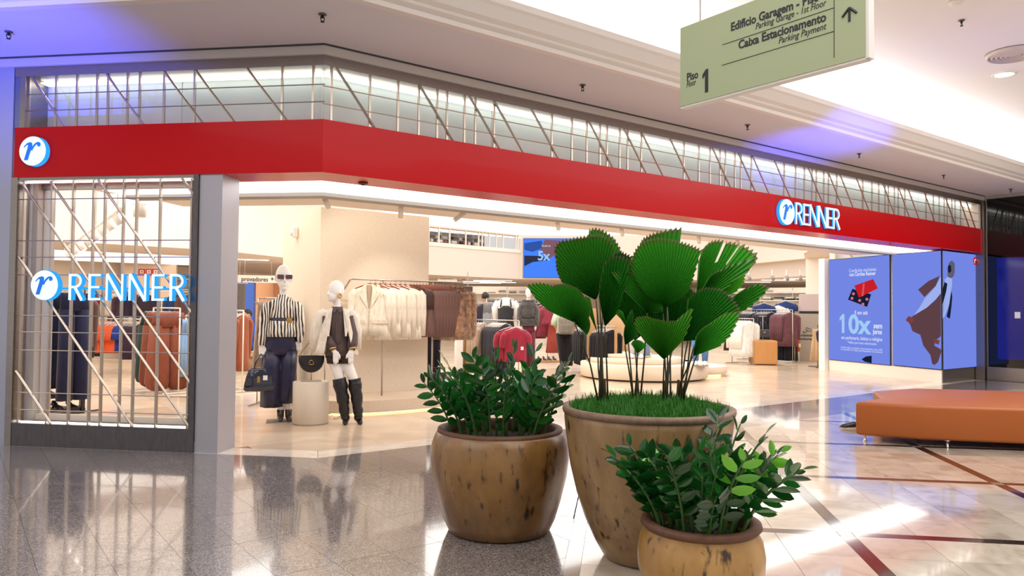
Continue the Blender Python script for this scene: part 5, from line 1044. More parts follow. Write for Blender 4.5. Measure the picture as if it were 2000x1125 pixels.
# ================================================================== BEHIND THE GREY COLUMN: FITTING ROOMS
ps = thing('fitting_room_sign', 'long white hanging sign reading provadores', 'sign', atd(505, 545, 18.0)); w_ = face(atd(505, 545, 18.0)); Xs = V((math.cos(w_), math.sin(w_), 0))
c = atd(505, 545, 18.0); MB().box(c, (1.36, .06, .175), (Xs, V((-Xs.y, Xs.x, 0)), UZ)).build('board', m_white, ps, True)
Yn = V((-Xs.y, Xs.x, 0)); onS = lambda x_, y_: atpl(x_, y_, c-Yn*.034, Yn); a = onS(471, 549); b = onS(523, 549); text('lettering', 'provadores', .15, a, Xs, UZ, m_ink, ps, ext=.001, bold=.002, width=(b-a).length, split=True); text('arrow', '+', .15, onS(528, 549), Xs, UZ, m_ink, ps, ext=.001, bold=.003)
for px in (478, 530): q = atd(px, 540, 18.0); MB().rod(q, V((q.x, q.y, 2.55)), .004, 5).build('hanging_rod', m_rail, ps, True)
c = atd(500, 600, 19.2); wf = face(c)
fw = thing('fitting_booth', 'fitting room booth with blue wall, peach panel and wooden end', 'fitting booth', (c.x, c.y, 0), wf)
MB().box((-.26, .9, 1.1), (.5, .06, 2.2)).build('blue_panel', M('vivid_blue', '#4b78e0', .5), fw); MB().box((.18, .9, 1.1), (.5, .06, 2.2)).build('peach_panel', M('peach_panel', '#e8b489', .6), fw); MB().box((.62, .7, 1.1), (.36, .3, 2.2)).build('wood_panel', M('booth_wood', '#a06a44', .5), fw)
MB().box((-.1, .2, .42), (1.3, .5, .84)).build('counter', m_white, fw)
cu = thing('curtain', 'grey curtain piece drawn across beside the blue booth wall', 'curtain', gp(467, 18.2, 0)); mb = MB(); fold(mb, [(1.95, .15, .03), (1.2, .15, .05), (.02, .10, .05)], 18, .3, 4); mb.build('cloth', CL('#6b625d'), cu); MB().rod((-.2, 0, 1.96), (.2, 0, 1.96), .01, 6).build('rod', m_rail, cu); MB().rod((0, 0, 1.96), (0, 0, 2.56), .006, 6).build('drop_rod', m_rail, cu)
rack('pale stand with rust shirts behind the grey column', gp(462, 12.6, 1.33), gp(476, 12.2, 1.33), m_railw)
for i, px in enumerate((464, 469, 474)): garment('shirt', '%s rust shirt showing past the grey column' % ORD[i].capitalize(), 'shirt', gp(px, 12.4, 1.33), math.radians(40), 'shirt', '#9a5230', L=.98, w=.4, t=.05, v=i, group='rust shirts by the column')
# ================================================================== PEOPLE
def person(name, label, px, d, s, parts, rz=0.):      # parts: list of (part name, material, builder)
    q = gp(px, d, 0); t = thing(name, label, 'person', q, face(q)+rz)
    return t
m_skin = M('skin_tone', '#b98468', .6); m_hair = M('dark_hair', '#17120f', .6)
# man in dark suit, seen from behind (units: 1 = 1 cm)
pm = person('person', 'person in dark suit jacket standing with back turned by the red trousers', 947, 17.0, 1, None); h = Fig(0, 0, .01)
mb = MB(); h.rings(mb, [(0, -148, 7, 7), (0, -145, 14, 9), (0, -140, 21, 11), (0, -125, 20, 12), (0, -105, 17, 11), (0, -92, 18, 12), (0, -82, 17, 12)])
h.tube(mb, [(0, -145, 0), (1, -156, -2)], [6.5, 6]); h.ell(mb, 1, -165, -1, 8, 10, 12); h.ell(mb, 9, -164, 0, 1.2, 2.5, 3.5); h.ell(mb, -7, -164, 0, 1.2, 2.5, 3.5); h.ell(mb, 1, -164, 10, 1.3, 2, 2.5); h.ell(mb, 1, -158, 8.5, 3, 1.5, 1)
h.tube(mb, [(-20, -138, 0), (-27, -112, 1), (-36, -92, 6)], [6, 5, 3.6]); h.tube(mb, [(20, -138, 0), (25, -112, 1), (25, -86, -3)], [6, 5, 3.6]); h.hand(mb, -37, -92, 6, 1, 1); h.hand(mb, 25, -86, -4, -1, 1)
for s in (-1, 1): h.tube(mb, [(s*9, -84, 0), (s*9.5, -46, 0), (s*9.5, -8, 1)], [9, 6.5, 4.5]); h.tube(mb, [(s*9.5, -6, 3), (s*10, -4, -6), (s*11, -3, 18)], [4.5, 4, 3])
remesh(mb, 'body', m_skin, pm, .012, 3)
mb = MB(); h.ell(mb, 1, -168, -2.2, 8.7, 10.2, 10.5); mb.build('hair', m_hair, pm)
suit = CL('#2b2834'); mb = MB(); h.rings(mb, [(0, -150, 8, 8), (0, -146, 16, 10.5), (0, -141, 24, 13), (0, -125, 23, 14), (0, -105, 20, 13.5), (0, -88, 22, 15), (0, -76, 23, 15)], 26, .02, 3); h.tube(mb, [(-20, -140, 0), (-27, -112, 1), (-35, -95, 5)], [8, 7, 5.5]); h.tube(mb, [(20, -140, 0), (26, -112, 1), (25, -88, -3)], [8, 7, 5.5]); mb.build('jacket', suit, pm)
mb = MB(); h.rings(mb, [(0, -92, 19, 13), (0, -80, 20, 13.5)], 22)
for s in (-1, 1): h.rings(mb, [(s*9.5, -84, 10.5, 12), (s*10, -46, 9.5, 10), (s*10, -5, 9, 10)], 18, .04, 2)
mb.build('trousers', CL('#222029'), pm)
for s in (-1, 1): mb = MB(); h.tube(mb, [(s*10, -4, -8), (s*10, -4.5, 4), (s*11, -3, 20)], [4.8, 4.8, 3], 10); mb.build('shoe', m_black, pm)
# person with backpack
pb = person('person', 'person in pale green shirt and dark trousers wearing grey backpack', 1103, 17.6, 1, None, .1)
mb = MB(); h.rings(mb, [(0, -135, 7, 7), (0, -131, 18, 9), (0, -127, 19, 10), (0, -112, 18, 11), (0, -97, 15, 10), (0, -85, 18, 12), (0, -76, 17, 12)]); h.tube(mb, [(0, -131, 0), (0, -142, 2)], [6, 5.5]); h.ell(mb, 0, -151, 2, 7.6, 9.6, 11.5); h.ell(mb, 0, -150, 12.5, 1.3, 2, 2.5); h.ell(mb, 8, -151, 2, 1.2, 2.5, 3.3); h.ell(mb, -8, -151, 2, 1.2, 2.5, 3.3)
h.tube(mb, [(-18, -127, 0), (-23, -104, 0), (-14, -90, 16)], [5.5, 4.6, 3.4]); h.tube(mb, [(18, -127, 0), (23, -104, 0), (16, -90, 16)], [5.5, 4.6, 3.4]); h.hand(mb, -13, -92, 17, 1, 1); h.hand(mb, 15, -92, 17, -1, 1)
for s in (-1, 1): h.tube(mb, [(s*8, -78, 0), (s*8+3, -43, -1), (s*7+5, -8, 1)], [9.5, 6.5, 4.3]); h.tube(mb, [(s*7+5, -6, -4), (s*7+6, -3, 14)], [4.2, 3])
remesh(mb, 'body', m_skin, pb, .012, 3)
mb = MB(); h.ell(mb, 0, -153, .5, 8.5, 10.3, 11); mb.build('hair', m_hair, pb)
mb = MB(); h.rings(mb, [(0, -136, 8, 8), (0, -132, 17, 10.5), (0, -127, 21.5, 12), (0, -112, 20, 13), (0, -97, 18, 12.5), (0, -84, 20, 14)], 24, .03, 2); h.tube(mb, [(-18, -129, 0), (-24, -112, 0), (-24.5, -103, 2)], [8, 7.5, 8]); h.tube(mb, [(18, -129, 0), (24, -112, 0), (24.5, -103, 2)], [8, 7.5, 8]); mb.build('shirt', CL('#c3d2b4'), pb)
mb = MB(); h.rings(mb, [(0, -88, 18.5, 13), (0, -76, 20, 14)], 22)
for s in (-1, 1): h.rings(mb, [(s*9, -80, 11.5, 13), (s*9+3, -43, 9.5, 10.5), (s*7+5, -8, 7.5, 8.5)], 18, .05, 4)
mb.build('trousers', CL('#1f1a20'), pb)
for s in (-1, 1): mb = MB(); h.tube(mb, [(s*7+5, -4, -8), (s*7+5, -4.5, 3), (s*7+6, -3, 16)], [4.5, 4.6, 3], 10); mb.build('shoe', m_white, pb)
bp_ = thing('backpack', 'grey backpack worn by the person in pale green shirt', 'backpack', pb.matrix_basis @ V((0, -.20, .82)), pb.rotation_euler.z)
MB().box((0, 0, .2), (.34, .16, .40), bev=.05).build('main_pocket', CL('#8f867c'), bp_); MB().box((0, -.09, .13), (.27, .06, .20), bev=.025).build('front_pocket', CL('#857c72'), bp_)
MB().tube([(-.04, .02, .40), (0, .02, .45), (.04, .02, .40)], .01, 6).build('handle', CL('#857c72'), bp_)
for s in (-1, 1): MB().tube([(s*.11, .07, .40), (s*.12, .14, .45), (s*.12, .26, .40)], .02, 6).build('strap', CL('#6d655d'), bp_)
# seated person in blue by the fitting rooms
q = gp(485, 16.4, 0); pu = thing('person', 'person in blue shirt seated by the fitting room counter', 'person', q, face(q)+math.radians(-55)); 
mb = MB(); h.rings(mb, [(0, -105, 7, 7), (0, -101, 18, 9), (0, -97, 19, 10), (0, -80, 18, 11), (0, -62, 17, 12), (0, -46, 18, 13)]); h.tube(mb, [(0, -101, 0), (0, -112, -2)], [6, 5.5]); h.ell(mb, 0, -121, -3, 7.8, 9.6, 11.5); h.ell(mb, 0, -120, -13, 1.3, 2, 2.4); h.ell(mb, 0, -115, -11.5, 2.6, 1.2, .9); h.ell(mb, 8, -121, -3, 1.2, 2.4, 3.3); h.ell(mb, -8, -121, -3, 1.2, 2.4, 3.3)
for s in (-1, 1): h.tube(mb, [(s*18, -97, 0), (s*24, -76, -3), (s*9, -64, -24)], [5.5, 4.6, 3.4]); h.tube(mb, [(s*9, -50, 0), (s*11, -50, -42), (s*11, -8, -44)], [9, 7, 4.4]); h.tube(mb, [(s*11, -6, -40), (s*11, -3, -58)], [4.2, 3]); h.hand(mb, s*8, -66, -24, -s, 1)
remesh(mb, 'body', m_skin, pu, .013, 3)
mb = MB(); h.ell(mb, 0, -124.5, -1, 8.6, 10, 10); mb.build('hair', m_hair, pu)
mb = MB(); h.rings(mb, [(0, -106, 8, 8), (0, -102, 17, 10.5), (0, -97, 22, 12), (0, -80, 21, 13), (0, -58, 20, 14), (0, -48, 21, 15)], 22, .03, 1)
for s in (-1, 1): h.tube(mb, [(s*18, -98, 0), (s*25, -77, -3), (s*13, -67, -20)], [8, 7, 6])
mb.build('shirt', CL('#1f4fae'), pu); mb = MB()
for s in (-1, 1): h.tube(mb, [(s*9, -52, 2), (s*11, -51, -42), (s*11.3, -47, -46), (s*11, -10, -44)], [11, 9.5, 9, 7])
mb.build('trousers', CL('#1e2440'), pu)
st = thing('round_stool', 'brown upholstered stool under the seated person in blue', 'stool', q, face(q)+math.radians(-55)); MB().lathe([(.26, .30), (.28, .32), (.28, .36), (.24, .385)], n=28).build('seat', M('stool_tan', '#a8845e', .6), st); MB().lathe([(.24, 0), (.24, .30)], n=24).build('base', M('stool_base', '#8a6a4a', .6), st)
# ================================================================== MIDDLE OF THE SHOP
# dark rack with mustard, beige and black clothes, red tops at its end
d = 13.8; zr = zpx(625, 13.8, 960); p0, p1 = gp(912, 14.2, zr), gp(1014, 13.2, zr)
rack('chrome rack of mustard, beige and black clothes behind the zz plant', p0, p1)
def mrow(name, lab, cat, px0, px1, d0, d1, z, n, kind, col, grp, yaw=35, **k): row(name, lab, cat, gp(px0, d0, z), gp(px1, d1, z), n, face(gp(px0, d0, z), math.radians(yaw)), kind, col, grp, **k)
mrow('coat', '%s mustard coat from the pillar on the chrome rack', 'coat', 908, 926, 14.2, 14.0, zr, 4, 'coat', '#8a6a3c', 'mustard coats', L=.98, w=.40, t=.05, yaw=58)
mrow('coat', '%s beige coat from the pillar on the chrome rack', 'coat', 928, 947, 14.0, 13.85, zr, 4, 'coat', '#b49c86', 'beige coats', L=.98, w=.40, t=.05, yaw=58)
mrow('coat', '%s charcoal coat from the beige ones on the chrome rack', 'coat', 962, 990, 13.85, 13.45, zr, 9, 'coat', '#2c2830', 'charcoal coats', L=1.0, w=.38, t=.05, yaw=45)
for i, (px, lb) in enumerate(((996, 'raspberry red top hanging second from the end of the chrome rack'), (1008, 'raspberry red top facing out at the end of the chrome rack'))): garment('top', lb, 'top', gp(px, 13.25-.1*i, zr-.06), face(gp(px, 13, 1), math.radians(12)), 'tee', '#a83248', L=.66, w=.42, t=.06, v=i, n=24, group='raspberry tops', tagp=True)
# row behind: grey trousers, white blouse bust, red trousers
z2 = zpx(583, 16, 960); rack('pale rail with grey trousers behind the chrome rack', gp(950, 16.2, z2), gp(1002, 15.9, z2))
mrow('trousers', '%s grey trousers from the suited person', 'trousers', 956, 974, 16.1, 16.0, z2-.02, 5, 'trousers', '#8d8c90', 'grey trousers', L=.9, w=.36, t=.05)
rack('low rail of red and blue trousers behind the suited person', gp(898, 19.5, 1.42), gp(930, 19.3, 1.42))
mrow('trousers', '%s blue trousers from the fur coats', 'trousers', 900, 911, 19.5, 19.4, 1.42, 4, 'trousers', '#5f86b8', 'blue trousers far back', L=.72, w=.3, t=.05)
mrow('trousers', '%s red trousers from the fur coats', 'trousers', 912, 929, 19.4, 19.3, 1.42, 5, 'trousers', '#c01f24', 'red trousers far back', L=.72, w=.3, t=.05)
def bust(name, label, px, d, top, s, cloth, lay=None):
    q = gp(px, d, 0); t = thing(name, label, 'mannequin', q, face(q), 'display mannequins'); return t
q = gp(988, 15.4, 0); bt_ = thing('torso_form', 'white blouse and grey bodice on a headless torso form', 'torso form', q, face(q)); zt = zpx(583, 15.4, 988); hh = Fig(0, zt/.01, .01)
mb = MB(); hh.rings(mb, [(0, -2, 6, 6), (0, 3, 12, 8), (0, 7, 18, 10), (0, 20, 17, 12), (0, 38, 14, 10), (0, 55, 17, 12)], 22); mb.build('blouse', CL('#f1eeea'), bt_)
for s in (-1, 1): mb = MB(); hh.tube(mb, [(s*16, 6, 0), (s*22, 20, 0), (s*21, 44, -2)], [6, 7.5, 5]); mb.build('sleeve', CL('#f1eeea'), bt_)
mb = MB(); hh.rings(mb, [(0, 15, 13.5, 12), (0, 22, 17.5, 13), (0, 38, 15, 11), (0, 58, 18, 13)], 22); mb.build('bodice', CL('#3a3a3e'), bt_)
for s in (-1, 1): mb = MB(); hh.tube(mb, [(s*9, 2, -6), (s*10, 10, -11), (s*11, 18, -12)], [1.4, 1.4, 1.4], 6); mb.build('strap', CL('#3a3a3e'), bt_)
MB().rod((0, 0, 0), (0, 0, zt-.5), .015, 8).build('pole', m_rail, bt_); MB().lathe([(.16, 0), (.16, .015)], n=20).build('base', m_rail, bt_)
# mannequin in grey fur jacket
q = gp(1034, 15.0, 0); fm = thing('mannequin', 'white mannequin in grey fur jacket and wine trousers', 'mannequin', q, face(q), 'display mannequins'); u_ = 15.0/FPX; k = Fig(1034, 603+1.4/u_, u_)
mb = MB(); k.rings(mb, [(1032, 586, 3.5, 3.5), (1032, 590, 12, 5), (1032, 605, 11, 7), (1032, 622, 8, 6), (1032, 640, 11, 7), (1032, 655, 11, 7)], 16); k.tube(mb, [(1032, 588, 0), (1032, 579, 0)], [4, 3.5]); k.ell(mb, 1032, 571, 0, 6.2, 7.5, 9); k.ell(mb, 1032, 577, -2, 4.2, 5, 5.2); k.ell(mb, 1032.5, 573, -7, .9, 1.2, 2); k.ell(mb, 1032.5, 577.5, -6.4, 1.6, .8, .6)
for s in (-1, 1): k.tube(mb, [(1032+s*11, 593, 0), (1032+s*15, 612, 0), (1032+s*14, 634, -2)], [4, 3.5, 2.5]); k.tube(mb, [(1032+s*5, 655, 0), (1032+s*5, 695, 0), (1032+s*5, 735, 0)], [6, 4, 3]); k.hand(mb, 1032+s*14, 633, -2, -s, 0) if 0 else k.tube(mb, [(1032+s*14, 633, -2), (1032+s*14, 640, -3), (1032+s*13.5, 645, -3)], [2, 2.6, 1.2], 8)
remesh(mb, 'body', m_man, fm, .012, 3)
m_gf = M('grey_fur', '#5d5854', .95, noise_=(20, .45), bump=(60, 1., .04), sheen=.5)
mb = MB(); k.rings(mb, [(1032, 585, 6, 5.5), (1032, 590, 14, 8), (1032, 605, 14, 10), (1032, 620, 12, 9), (1032, 636, 16, 11)], 24, .05, 2); fo = mb.build('fur_jacket', m_gf, fm); furry(fo, m_gf, 1200, .03, 9)
for s in (-1, 1): mb = MB(); k.tube(mb, [(1032+s*10, 590, 0), (1032+s*16, 605, 0), (1032+s*16.5, 622, 0), (1032+s*15, 636, -2)], [4.5, 6, 6, 5], 12); mb.build('fur_sleeve', m_gf, fm)
mb = MB(); k.rings(mb, [(1032, 618, 12.6, 9.6), (1032, 621.5, 12.6, 9.6)], 22); mb.build('belt', M('belt_dark', '#241f1d', .4), fm)
mb = MB(); k.rings(mb, [(1033, 634, 12, 8), (1033, 652, 13, 9)], 20)
for s in (-1, 1): k.rings(mb, [(1033+s*6, 648, 7, 8), (1033+s*6, 690, 7, 8), (1033+s*6, 732, 6.5, 7)], 16, .05, 3)
mb.build('trousers', CL('#6e2638'), fm); mb = MB(); mb.box(k.p(1032, 738, 0), (26*u_, 24*u_, 1.5*u_)); mb.build('base_plate', m_rail, fm)
# wine clothes rack with wooden base and heels
d = 20.0; za = zpx(588, d, 1060)
rw = thing('garment_rack', 'steel rack with wooden shoe base for the wine red clothes', 'garment rack', gp(1062, d, 0), group='garment racks')
a, b = gp(1040, 20.2, za), gp(1086, 19.5, za); MB().rod(a, b, .011, 8).build('rail', m_rail, rw, True)
for q in (gp(1043, 20.1, 0), gp(1070, 19.7, 0)): MB().rod(V((q.x, q.y, .04)), V((q.x, q.y, za)), .011, 8).build('post', m_rail, rw, True)
c = gp(1060, 19.8, 0); fa = face(c, .35); MB().box((c.x, c.y, .03), (.9, .40, .05), (V((math.cos(fa), math.sin(fa), 0)), V((-math.sin(fa), math.cos(fa), 0)), UZ)).build('wooden_base', M('light_oak', '#c79a68', .5, noise_=(12, .2, (6, 1, 1))), rw, True)
for i in range(6): heel_shoe('%s dark heeled shoe from the zz plant on the wooden base' % ORD[i].capitalize(), c+V((math.cos(fa), math.sin(fa), 0))*(-.36+.14*i)+V((0, 0, .056)), fa-math.pi/2, '2a1a18', 'heels on the wooden base')
mrow('shirt', '%s white shirt from the fur mannequin on the wine rack', 'shirt', 1040, 1046, 20.2, 20.1, za, 3, 'shirt', '#efece8', 'white shirts on the wine rack', L=.72, w=.36, t=.05)
mrow('dress', '%s wine red dress from the fur mannequin', 'dress', 1049, 1056, 20.1, 20.0, za, 3, 'skirt', '#5e2230', 'wine dresses', L=1.0, w=.34, t=.06)
garment('dress', 'wine red wrap dress with draped sleeves beside the backpack person', 'dress', gp(1066, 19.6, za-.02), face(gp(1066, 15, 0), .3), 'coat', '#7c2c3c', L=.92, w=.44, t=.08, v=1, n=24)
garment('top', 'wine red shrug hung in front of the wrap dress', 'top', gp(1074, 19.2, za-.05), face(gp(1066, 15, 0), .2), 'tee', '#8a3344', L=.55, w=.44, t=.08, v=2, n=24)
garment('skirt', 'brick red long skirt hanging beside the backpack person', 'skirt', gp(1082, 19.5, zpx(626, 19.5, 1082)), face(gp(1082, 15, 0), .2), 'skirt', '#9c4438', L=.84, w=.34, t=.08, v=1, n=26)
# black clothes with the oak-ended rack
zo = zpx(632, 15.4, 1140); ro = thing('garment_rack', 'oak framed rack of black clothes beside the tall palm stems', 'garment rack', gp(1156, 15.7, 0), group='garment racks')
q = gp(1156, 15.7, 0); fa = face(q); ax = (V((math.cos(fa), math.sin(fa), 0)), V((-math.sin(fa), math.cos(fa), 0)), UZ)
MB().box((q.x, q.y, .72), (.20, .05, 1.40), ax, bev=.01).build('end_post', M('light_oak', ''), ro, True); MB().box((q.x, q.y, .025), (.5, .30, .05), ax, bev=.012).build('foot', M('light_oak', ''), ro, True)
MB().rod(gp(1122, 17.0, 1.05), gp(1205, 15.4, 1.05), .011, 8).build('rail', m_rail, ro, True); q2 = gp(1203, 15.4, 0); MB().box((q2.x, q2.y, .53), (.06, .05, 1.06), ax).build('end_post', M('light_oak', ''), ro, True)
mrow('blouse', '%s black sheer blouse from the backpack person', 'blouse', 1127, 1144, 17.0, 16.2, 1.05, 5, 'coat', '#17151a', 'black blouses on the oak rack', L=.86, w=.34, t=.05, yaw=72)
mrow('blouse', '%s black lace blouse past the oak post', 'blouse', 1170, 1198, 15.6, 15.4, 1.05, 5, 'coat', '#1b181c', 'black lace blouses', L=.76, w=.38, t=.05)
# ---- round stepped platform
pc = atz(1290, 748, 0); ctr = V((11.65, 10.95, 0))
rp = thing('display_platform', 'round stepped cream platform with sneakers behind the palm stems', 'platform', ctr)
m_cst = M('cream_stone', '#e9d8c0', .6, noise_=(60, .06))
MB().lathe([(1.30, .03), (1.32, .05), (1.32, .30), (1.30, .315)], n=56).build('lower_step', m_cst, rp); MB().lathe([(1.0, .315), (1.0, .42)], (-.15, .1, 0), n=48).build('upper_step', m_cst, rp); MB().lathe([(.55, .42), (.55, .50)], (-.35, .2, 0), n=40).build('top_step', m_cst, rp); MB().lathe([(1.22, 0), (1.22, .03)], n=48).build('plinth', m_black, rp)
r2 = thing('display_platform', 'small low round cream platform at the side of the stepped one', 'platform', (13.05, 10.75, 0)); MB().lathe([(.66, .05), (.68, .06), (.68, .20), (.66, .215)], n=44).build('disc', m_cst, r2); MB().lathe([(.55, 0), (.55, .05)], n=36).build('plinth_light', E_('plinth_glow', ''), r2); MB().box((-.25, .0, .265), (.5, .4, .10)).build('block', m_cst, r2)
dp = thing('oak_backdrop', 'tall pale oak curved panel behind the stepped platform', 'panel', (12.15, 11.75, 0)); 
mb = MB(); R = [[V((.62*math.cos(a), .4*math.sin(a)+.15*rr, z)) for rr in (0, 1) for a in ([math.pi*(.15+.7*k/20) for k in range(21)] if rr == 0 else [math.pi*(.85-.7*k/20) for k in range(21)])] for z in (.42, 1.72)]; mb.rings(R).build('panel', M('pale_oak', '#dcb78e', .6, noise_=(8, .1, (8, 8, .4))), dp)
def legs(label, px, d, z, col, sneak=True):
    q = gp(px, d, z); t = thing('leg_form', label, 'leg form', q, face(q), 'leg forms with sneakers')
    for s in (-1, 1):
        MB().tube([(s*.09, 0, .08), (s*.09, 0, .35), (s*.08, 0, .75)], [.055, .075, .09], 14).build('trouser_leg', CL(col), t)
        MB().rings([[V((s*.09+w_*math.cos(a), x, max(0, h_*math.sin(a))+.012)) for a in [6.283*j/12 for j in range(12)]] for x, w_, h_ in ((.10, .02, .06), (.07, .04, .09), (0, .042, .10), (-.07, .046, .07), (-.15, .042, .05), (-.19, .012, .02))]).build('sneaker', M('white_sneaker', '#f3eee8', .5), t)
        MB().slab([(s*.09-.045, .10, 0), (s*.09+.045, .10, 0), (s*.09+.05, -.12, 0), (s*.09, -.2, 0), (s*.09-.05, -.12, 0)], (0, 0, .02)).build('sole', M('pale_sole', ''), t)
    MB().box((0, -.03, -.004), (.34, .38, .006)).build('base_plate', m_rail, t)
legs('white trousered leg form with sneakers on the stepped platform top', 1243, 13.95, .508, '#e9e6e2'); legs('light denim leg form with white sneakers on the small block', 1368, 14.9, .32, '#5c86bd')
garment('trousers', 'jeans and pale top set hung beside the oak panel', 'trousers', gp(1252, 15.2, 1.1), face(gp(1252, 15, 0)), 'trousers', '#7e93b0', L=.62, w=.34, t=.06)
# ---- right part of the shop
zw = zpx(620, 15.8, 1440); rack('white stand of white jackets by the oak cube', gp(1430, 20.0, 1.2), gp(1472, 19.4, 1.2), m_rail)
mrow('jacket', '%s white jacket from the palm on the stand', 'jacket', 1437, 1466, 19.9, 19.5, 1.2, 6, 'jacket', '#efebe4', 'white jackets on the stand', L=1.0, w=.44, t=.06, yaw=24)
mrow('skirt', '%s brown fringed skirt behind the white jackets', 'skirt', 1424, 1432, 20.3, 20.2, 1.05, 3, 'skirt', '#4a2f28', 'brown skirts behind white jackets', L=.72, w=.34, t=.06)
zb = zpx(607, 18, 1500)+.0; rb0, rb1 = gp(1452, 21.6, 1.44), gp(1548, 20.1, 1.44)
rack('long silver rack of navy and plum clothes by the oak cube', rb0, rb1)
mrow('sweater', '%s navy sweater from the white jackets', 'sweater', 1452, 1480, 21.5, 21.1, 1.43, 6, 'jacket', '#24232f', 'navy sweaters', L=.9, w=.44, t=.06, yaw=22)
mrow('sweater', '%s charcoal denim jacket from the navy sweaters', 'jacket', 1484, 1510, 21.0, 20.7, 1.43, 5, 'jacket', '#23242e', 'charcoal jackets', L=1.0, w=.44, t=.06, yaw=26)
mrow('blouse', '%s plum striped blouse from the charcoal jackets', 'blouse', 1522, 1545, 20.5, 20.2, 1.43, 6, 'shirt', '#6d444c', 'plum blouses', L=.98, w=.46, t=.07, yaw=22)
rack('lower silver bar with jeans under the plum blouses', gp(1508, 20.9, .84), gp(1552, 20.3, .84))
mrow('jeans', '%s dark jeans from the oak cube', 'jeans', 1510, 1548, 20.9, 20.4, .84, 6, 'trousers', '#20222e', 'dark jeans', L=.78, w=.34, t=.06, yaw=22)
q = atz(1490, 712, 0); oc = thing('oak_cube', 'rounded light oak display cube before the navy clothes', 'display cube', q, face(q)+.25); MB().box((0, 0, .33), (.62, .55, .62), bev=.04).build('box', M('oak_cube_wood', '#c98f52', .5, noise_=(5, .18, (14, 14, .5))), oc); MB().box((0, 0, .012), (.54, .47, .022)).build('plinth', m_black, oc)
bgs = thing('bag_stand', 'steel stand with small bag on the oak cube', 'display stand', V((q.x, q.y, .645)), face(q)); MB().box((0, 0, .006), (.16, .12, .01)).build('base_plate', m_rail, bgs); MB().rod((0, 0, .01), (0, 0, .62), .007, 8).build('rod', m_rail, bgs); MB().rod((-.1, 0, .62), (.1, 0, .62), .007, 8).build('crossbar', m_rail, bgs)
hbg = thing('handbag', 'small dark handbag hung from the stand on the oak cube', 'handbag', V((q.x, q.y, .70)), face(q)+.2, 'handbags on display'); MB().box((.02, -.05, .12), (.26, .10, .20), bev=.03).build('bag_body', M('dark_bag', '#3a3638', .35), hbg); MB().tube([(-.08, -.05, .22), (-.05, -.02, .42), (.06, -.02, .42), (.10, -.05, .22)], .009, 6).build('handle', M('dark_bag', ''), hbg); MB().box((.02, -.103, .15), (.05, .006, .03)).build('clasp', m_rail, hbg)
c = atz(1576, 706, 0); fa = face(c)+.1; sp = thing('privacy_panel', 'grey security panel with camera symbol reading ambiente monitorado', 'panel', c, fa); MB().box((0, .05, .67), (.62, .06, 1.34)).build('board', M('greige_panel', '#a89d92', .55), sp); MB().box((.08, .25, 1.62), (.50, .3, .55), bev=.01).build('top_box', M('mauve_box', '#c9b6b8', .5), sp); MB().box((.08, .2, 1.36), (.52, .3, .10)).build('ledge', m_black, sp)
text('lettering', 'ambiente', .10, (-.02, .016, .70), (1, 0, 0), UZ, m_ink, sp, bold=.002, al='CENTER', world=False); text('lettering', 'monitorado', .10, (-.02, .016, .60), (1, 0, 0), UZ, m_ink, sp, bold=.002, al='CENTER', world=False)
mb = MB(); mb.tube([(.0, .012, .95), (.12, .012, .90), (.10, .012, .84), (-.03, .012, .89), (.0, .012, .95)], .006, 5); mb.tube([(.02, .012, .86), (-.02, .012, .82), (-.09, .012, .82)], .006, 5); mb.tube([(-.09, .012, .78), (-.09, .012, .86)], .006, 5); mb.build('camera_symbol', m_ink, sp)
fe = thing('fire_extinguisher', 'red and silver fire extinguisher beside the grey security panel', 'fire extinguisher', gp(1557, 20.6, 0)); MB().lathe([(.06, 0), (.07, .02), (.07, .30), (.06, .31)], n=18).build('lower_body', M('extinguisher_silver', '#b9b4ae', .3, .6), fe); MB().lathe([(.071, .30), (.071, .56), (.05, .63), (.025, .66)], n=18).build('tank', M('extinguisher_red', '#cf3a24', .35), fe); MB().box((0, -.068, .47), (.09, .02, .10)).build('label', M('label_yellow', '#e8d9a0', .5), fe); MB().tube([(0, 0, .66), (.05, 0, .72), (.09, 0, .60), (.08, 0, .35)], .012, 6).build('hose', m_black, fe)
q = gp(1600, 18.8, 0); garment('trench', 'beige belted garment hanging beside the screen wall', 'coat', gp(1599, 18.8, 1.02), face(q)+.2, 'skirt', '#c7a57c', L=.86, w=.36, t=.14, v=3, n=26); rack('short dark stand holding the beige belted garment', gp(1597, 19.0, 1.05), gp(1612, 18.6, 1.05), m_black, r=.009)
garment('top', 'dark purple top above the beige belted garment', 'top', gp(1606, 18.6, 1.05), face(q), 'top', '#2e1f3c', L=.40, w=.3, t=.08)
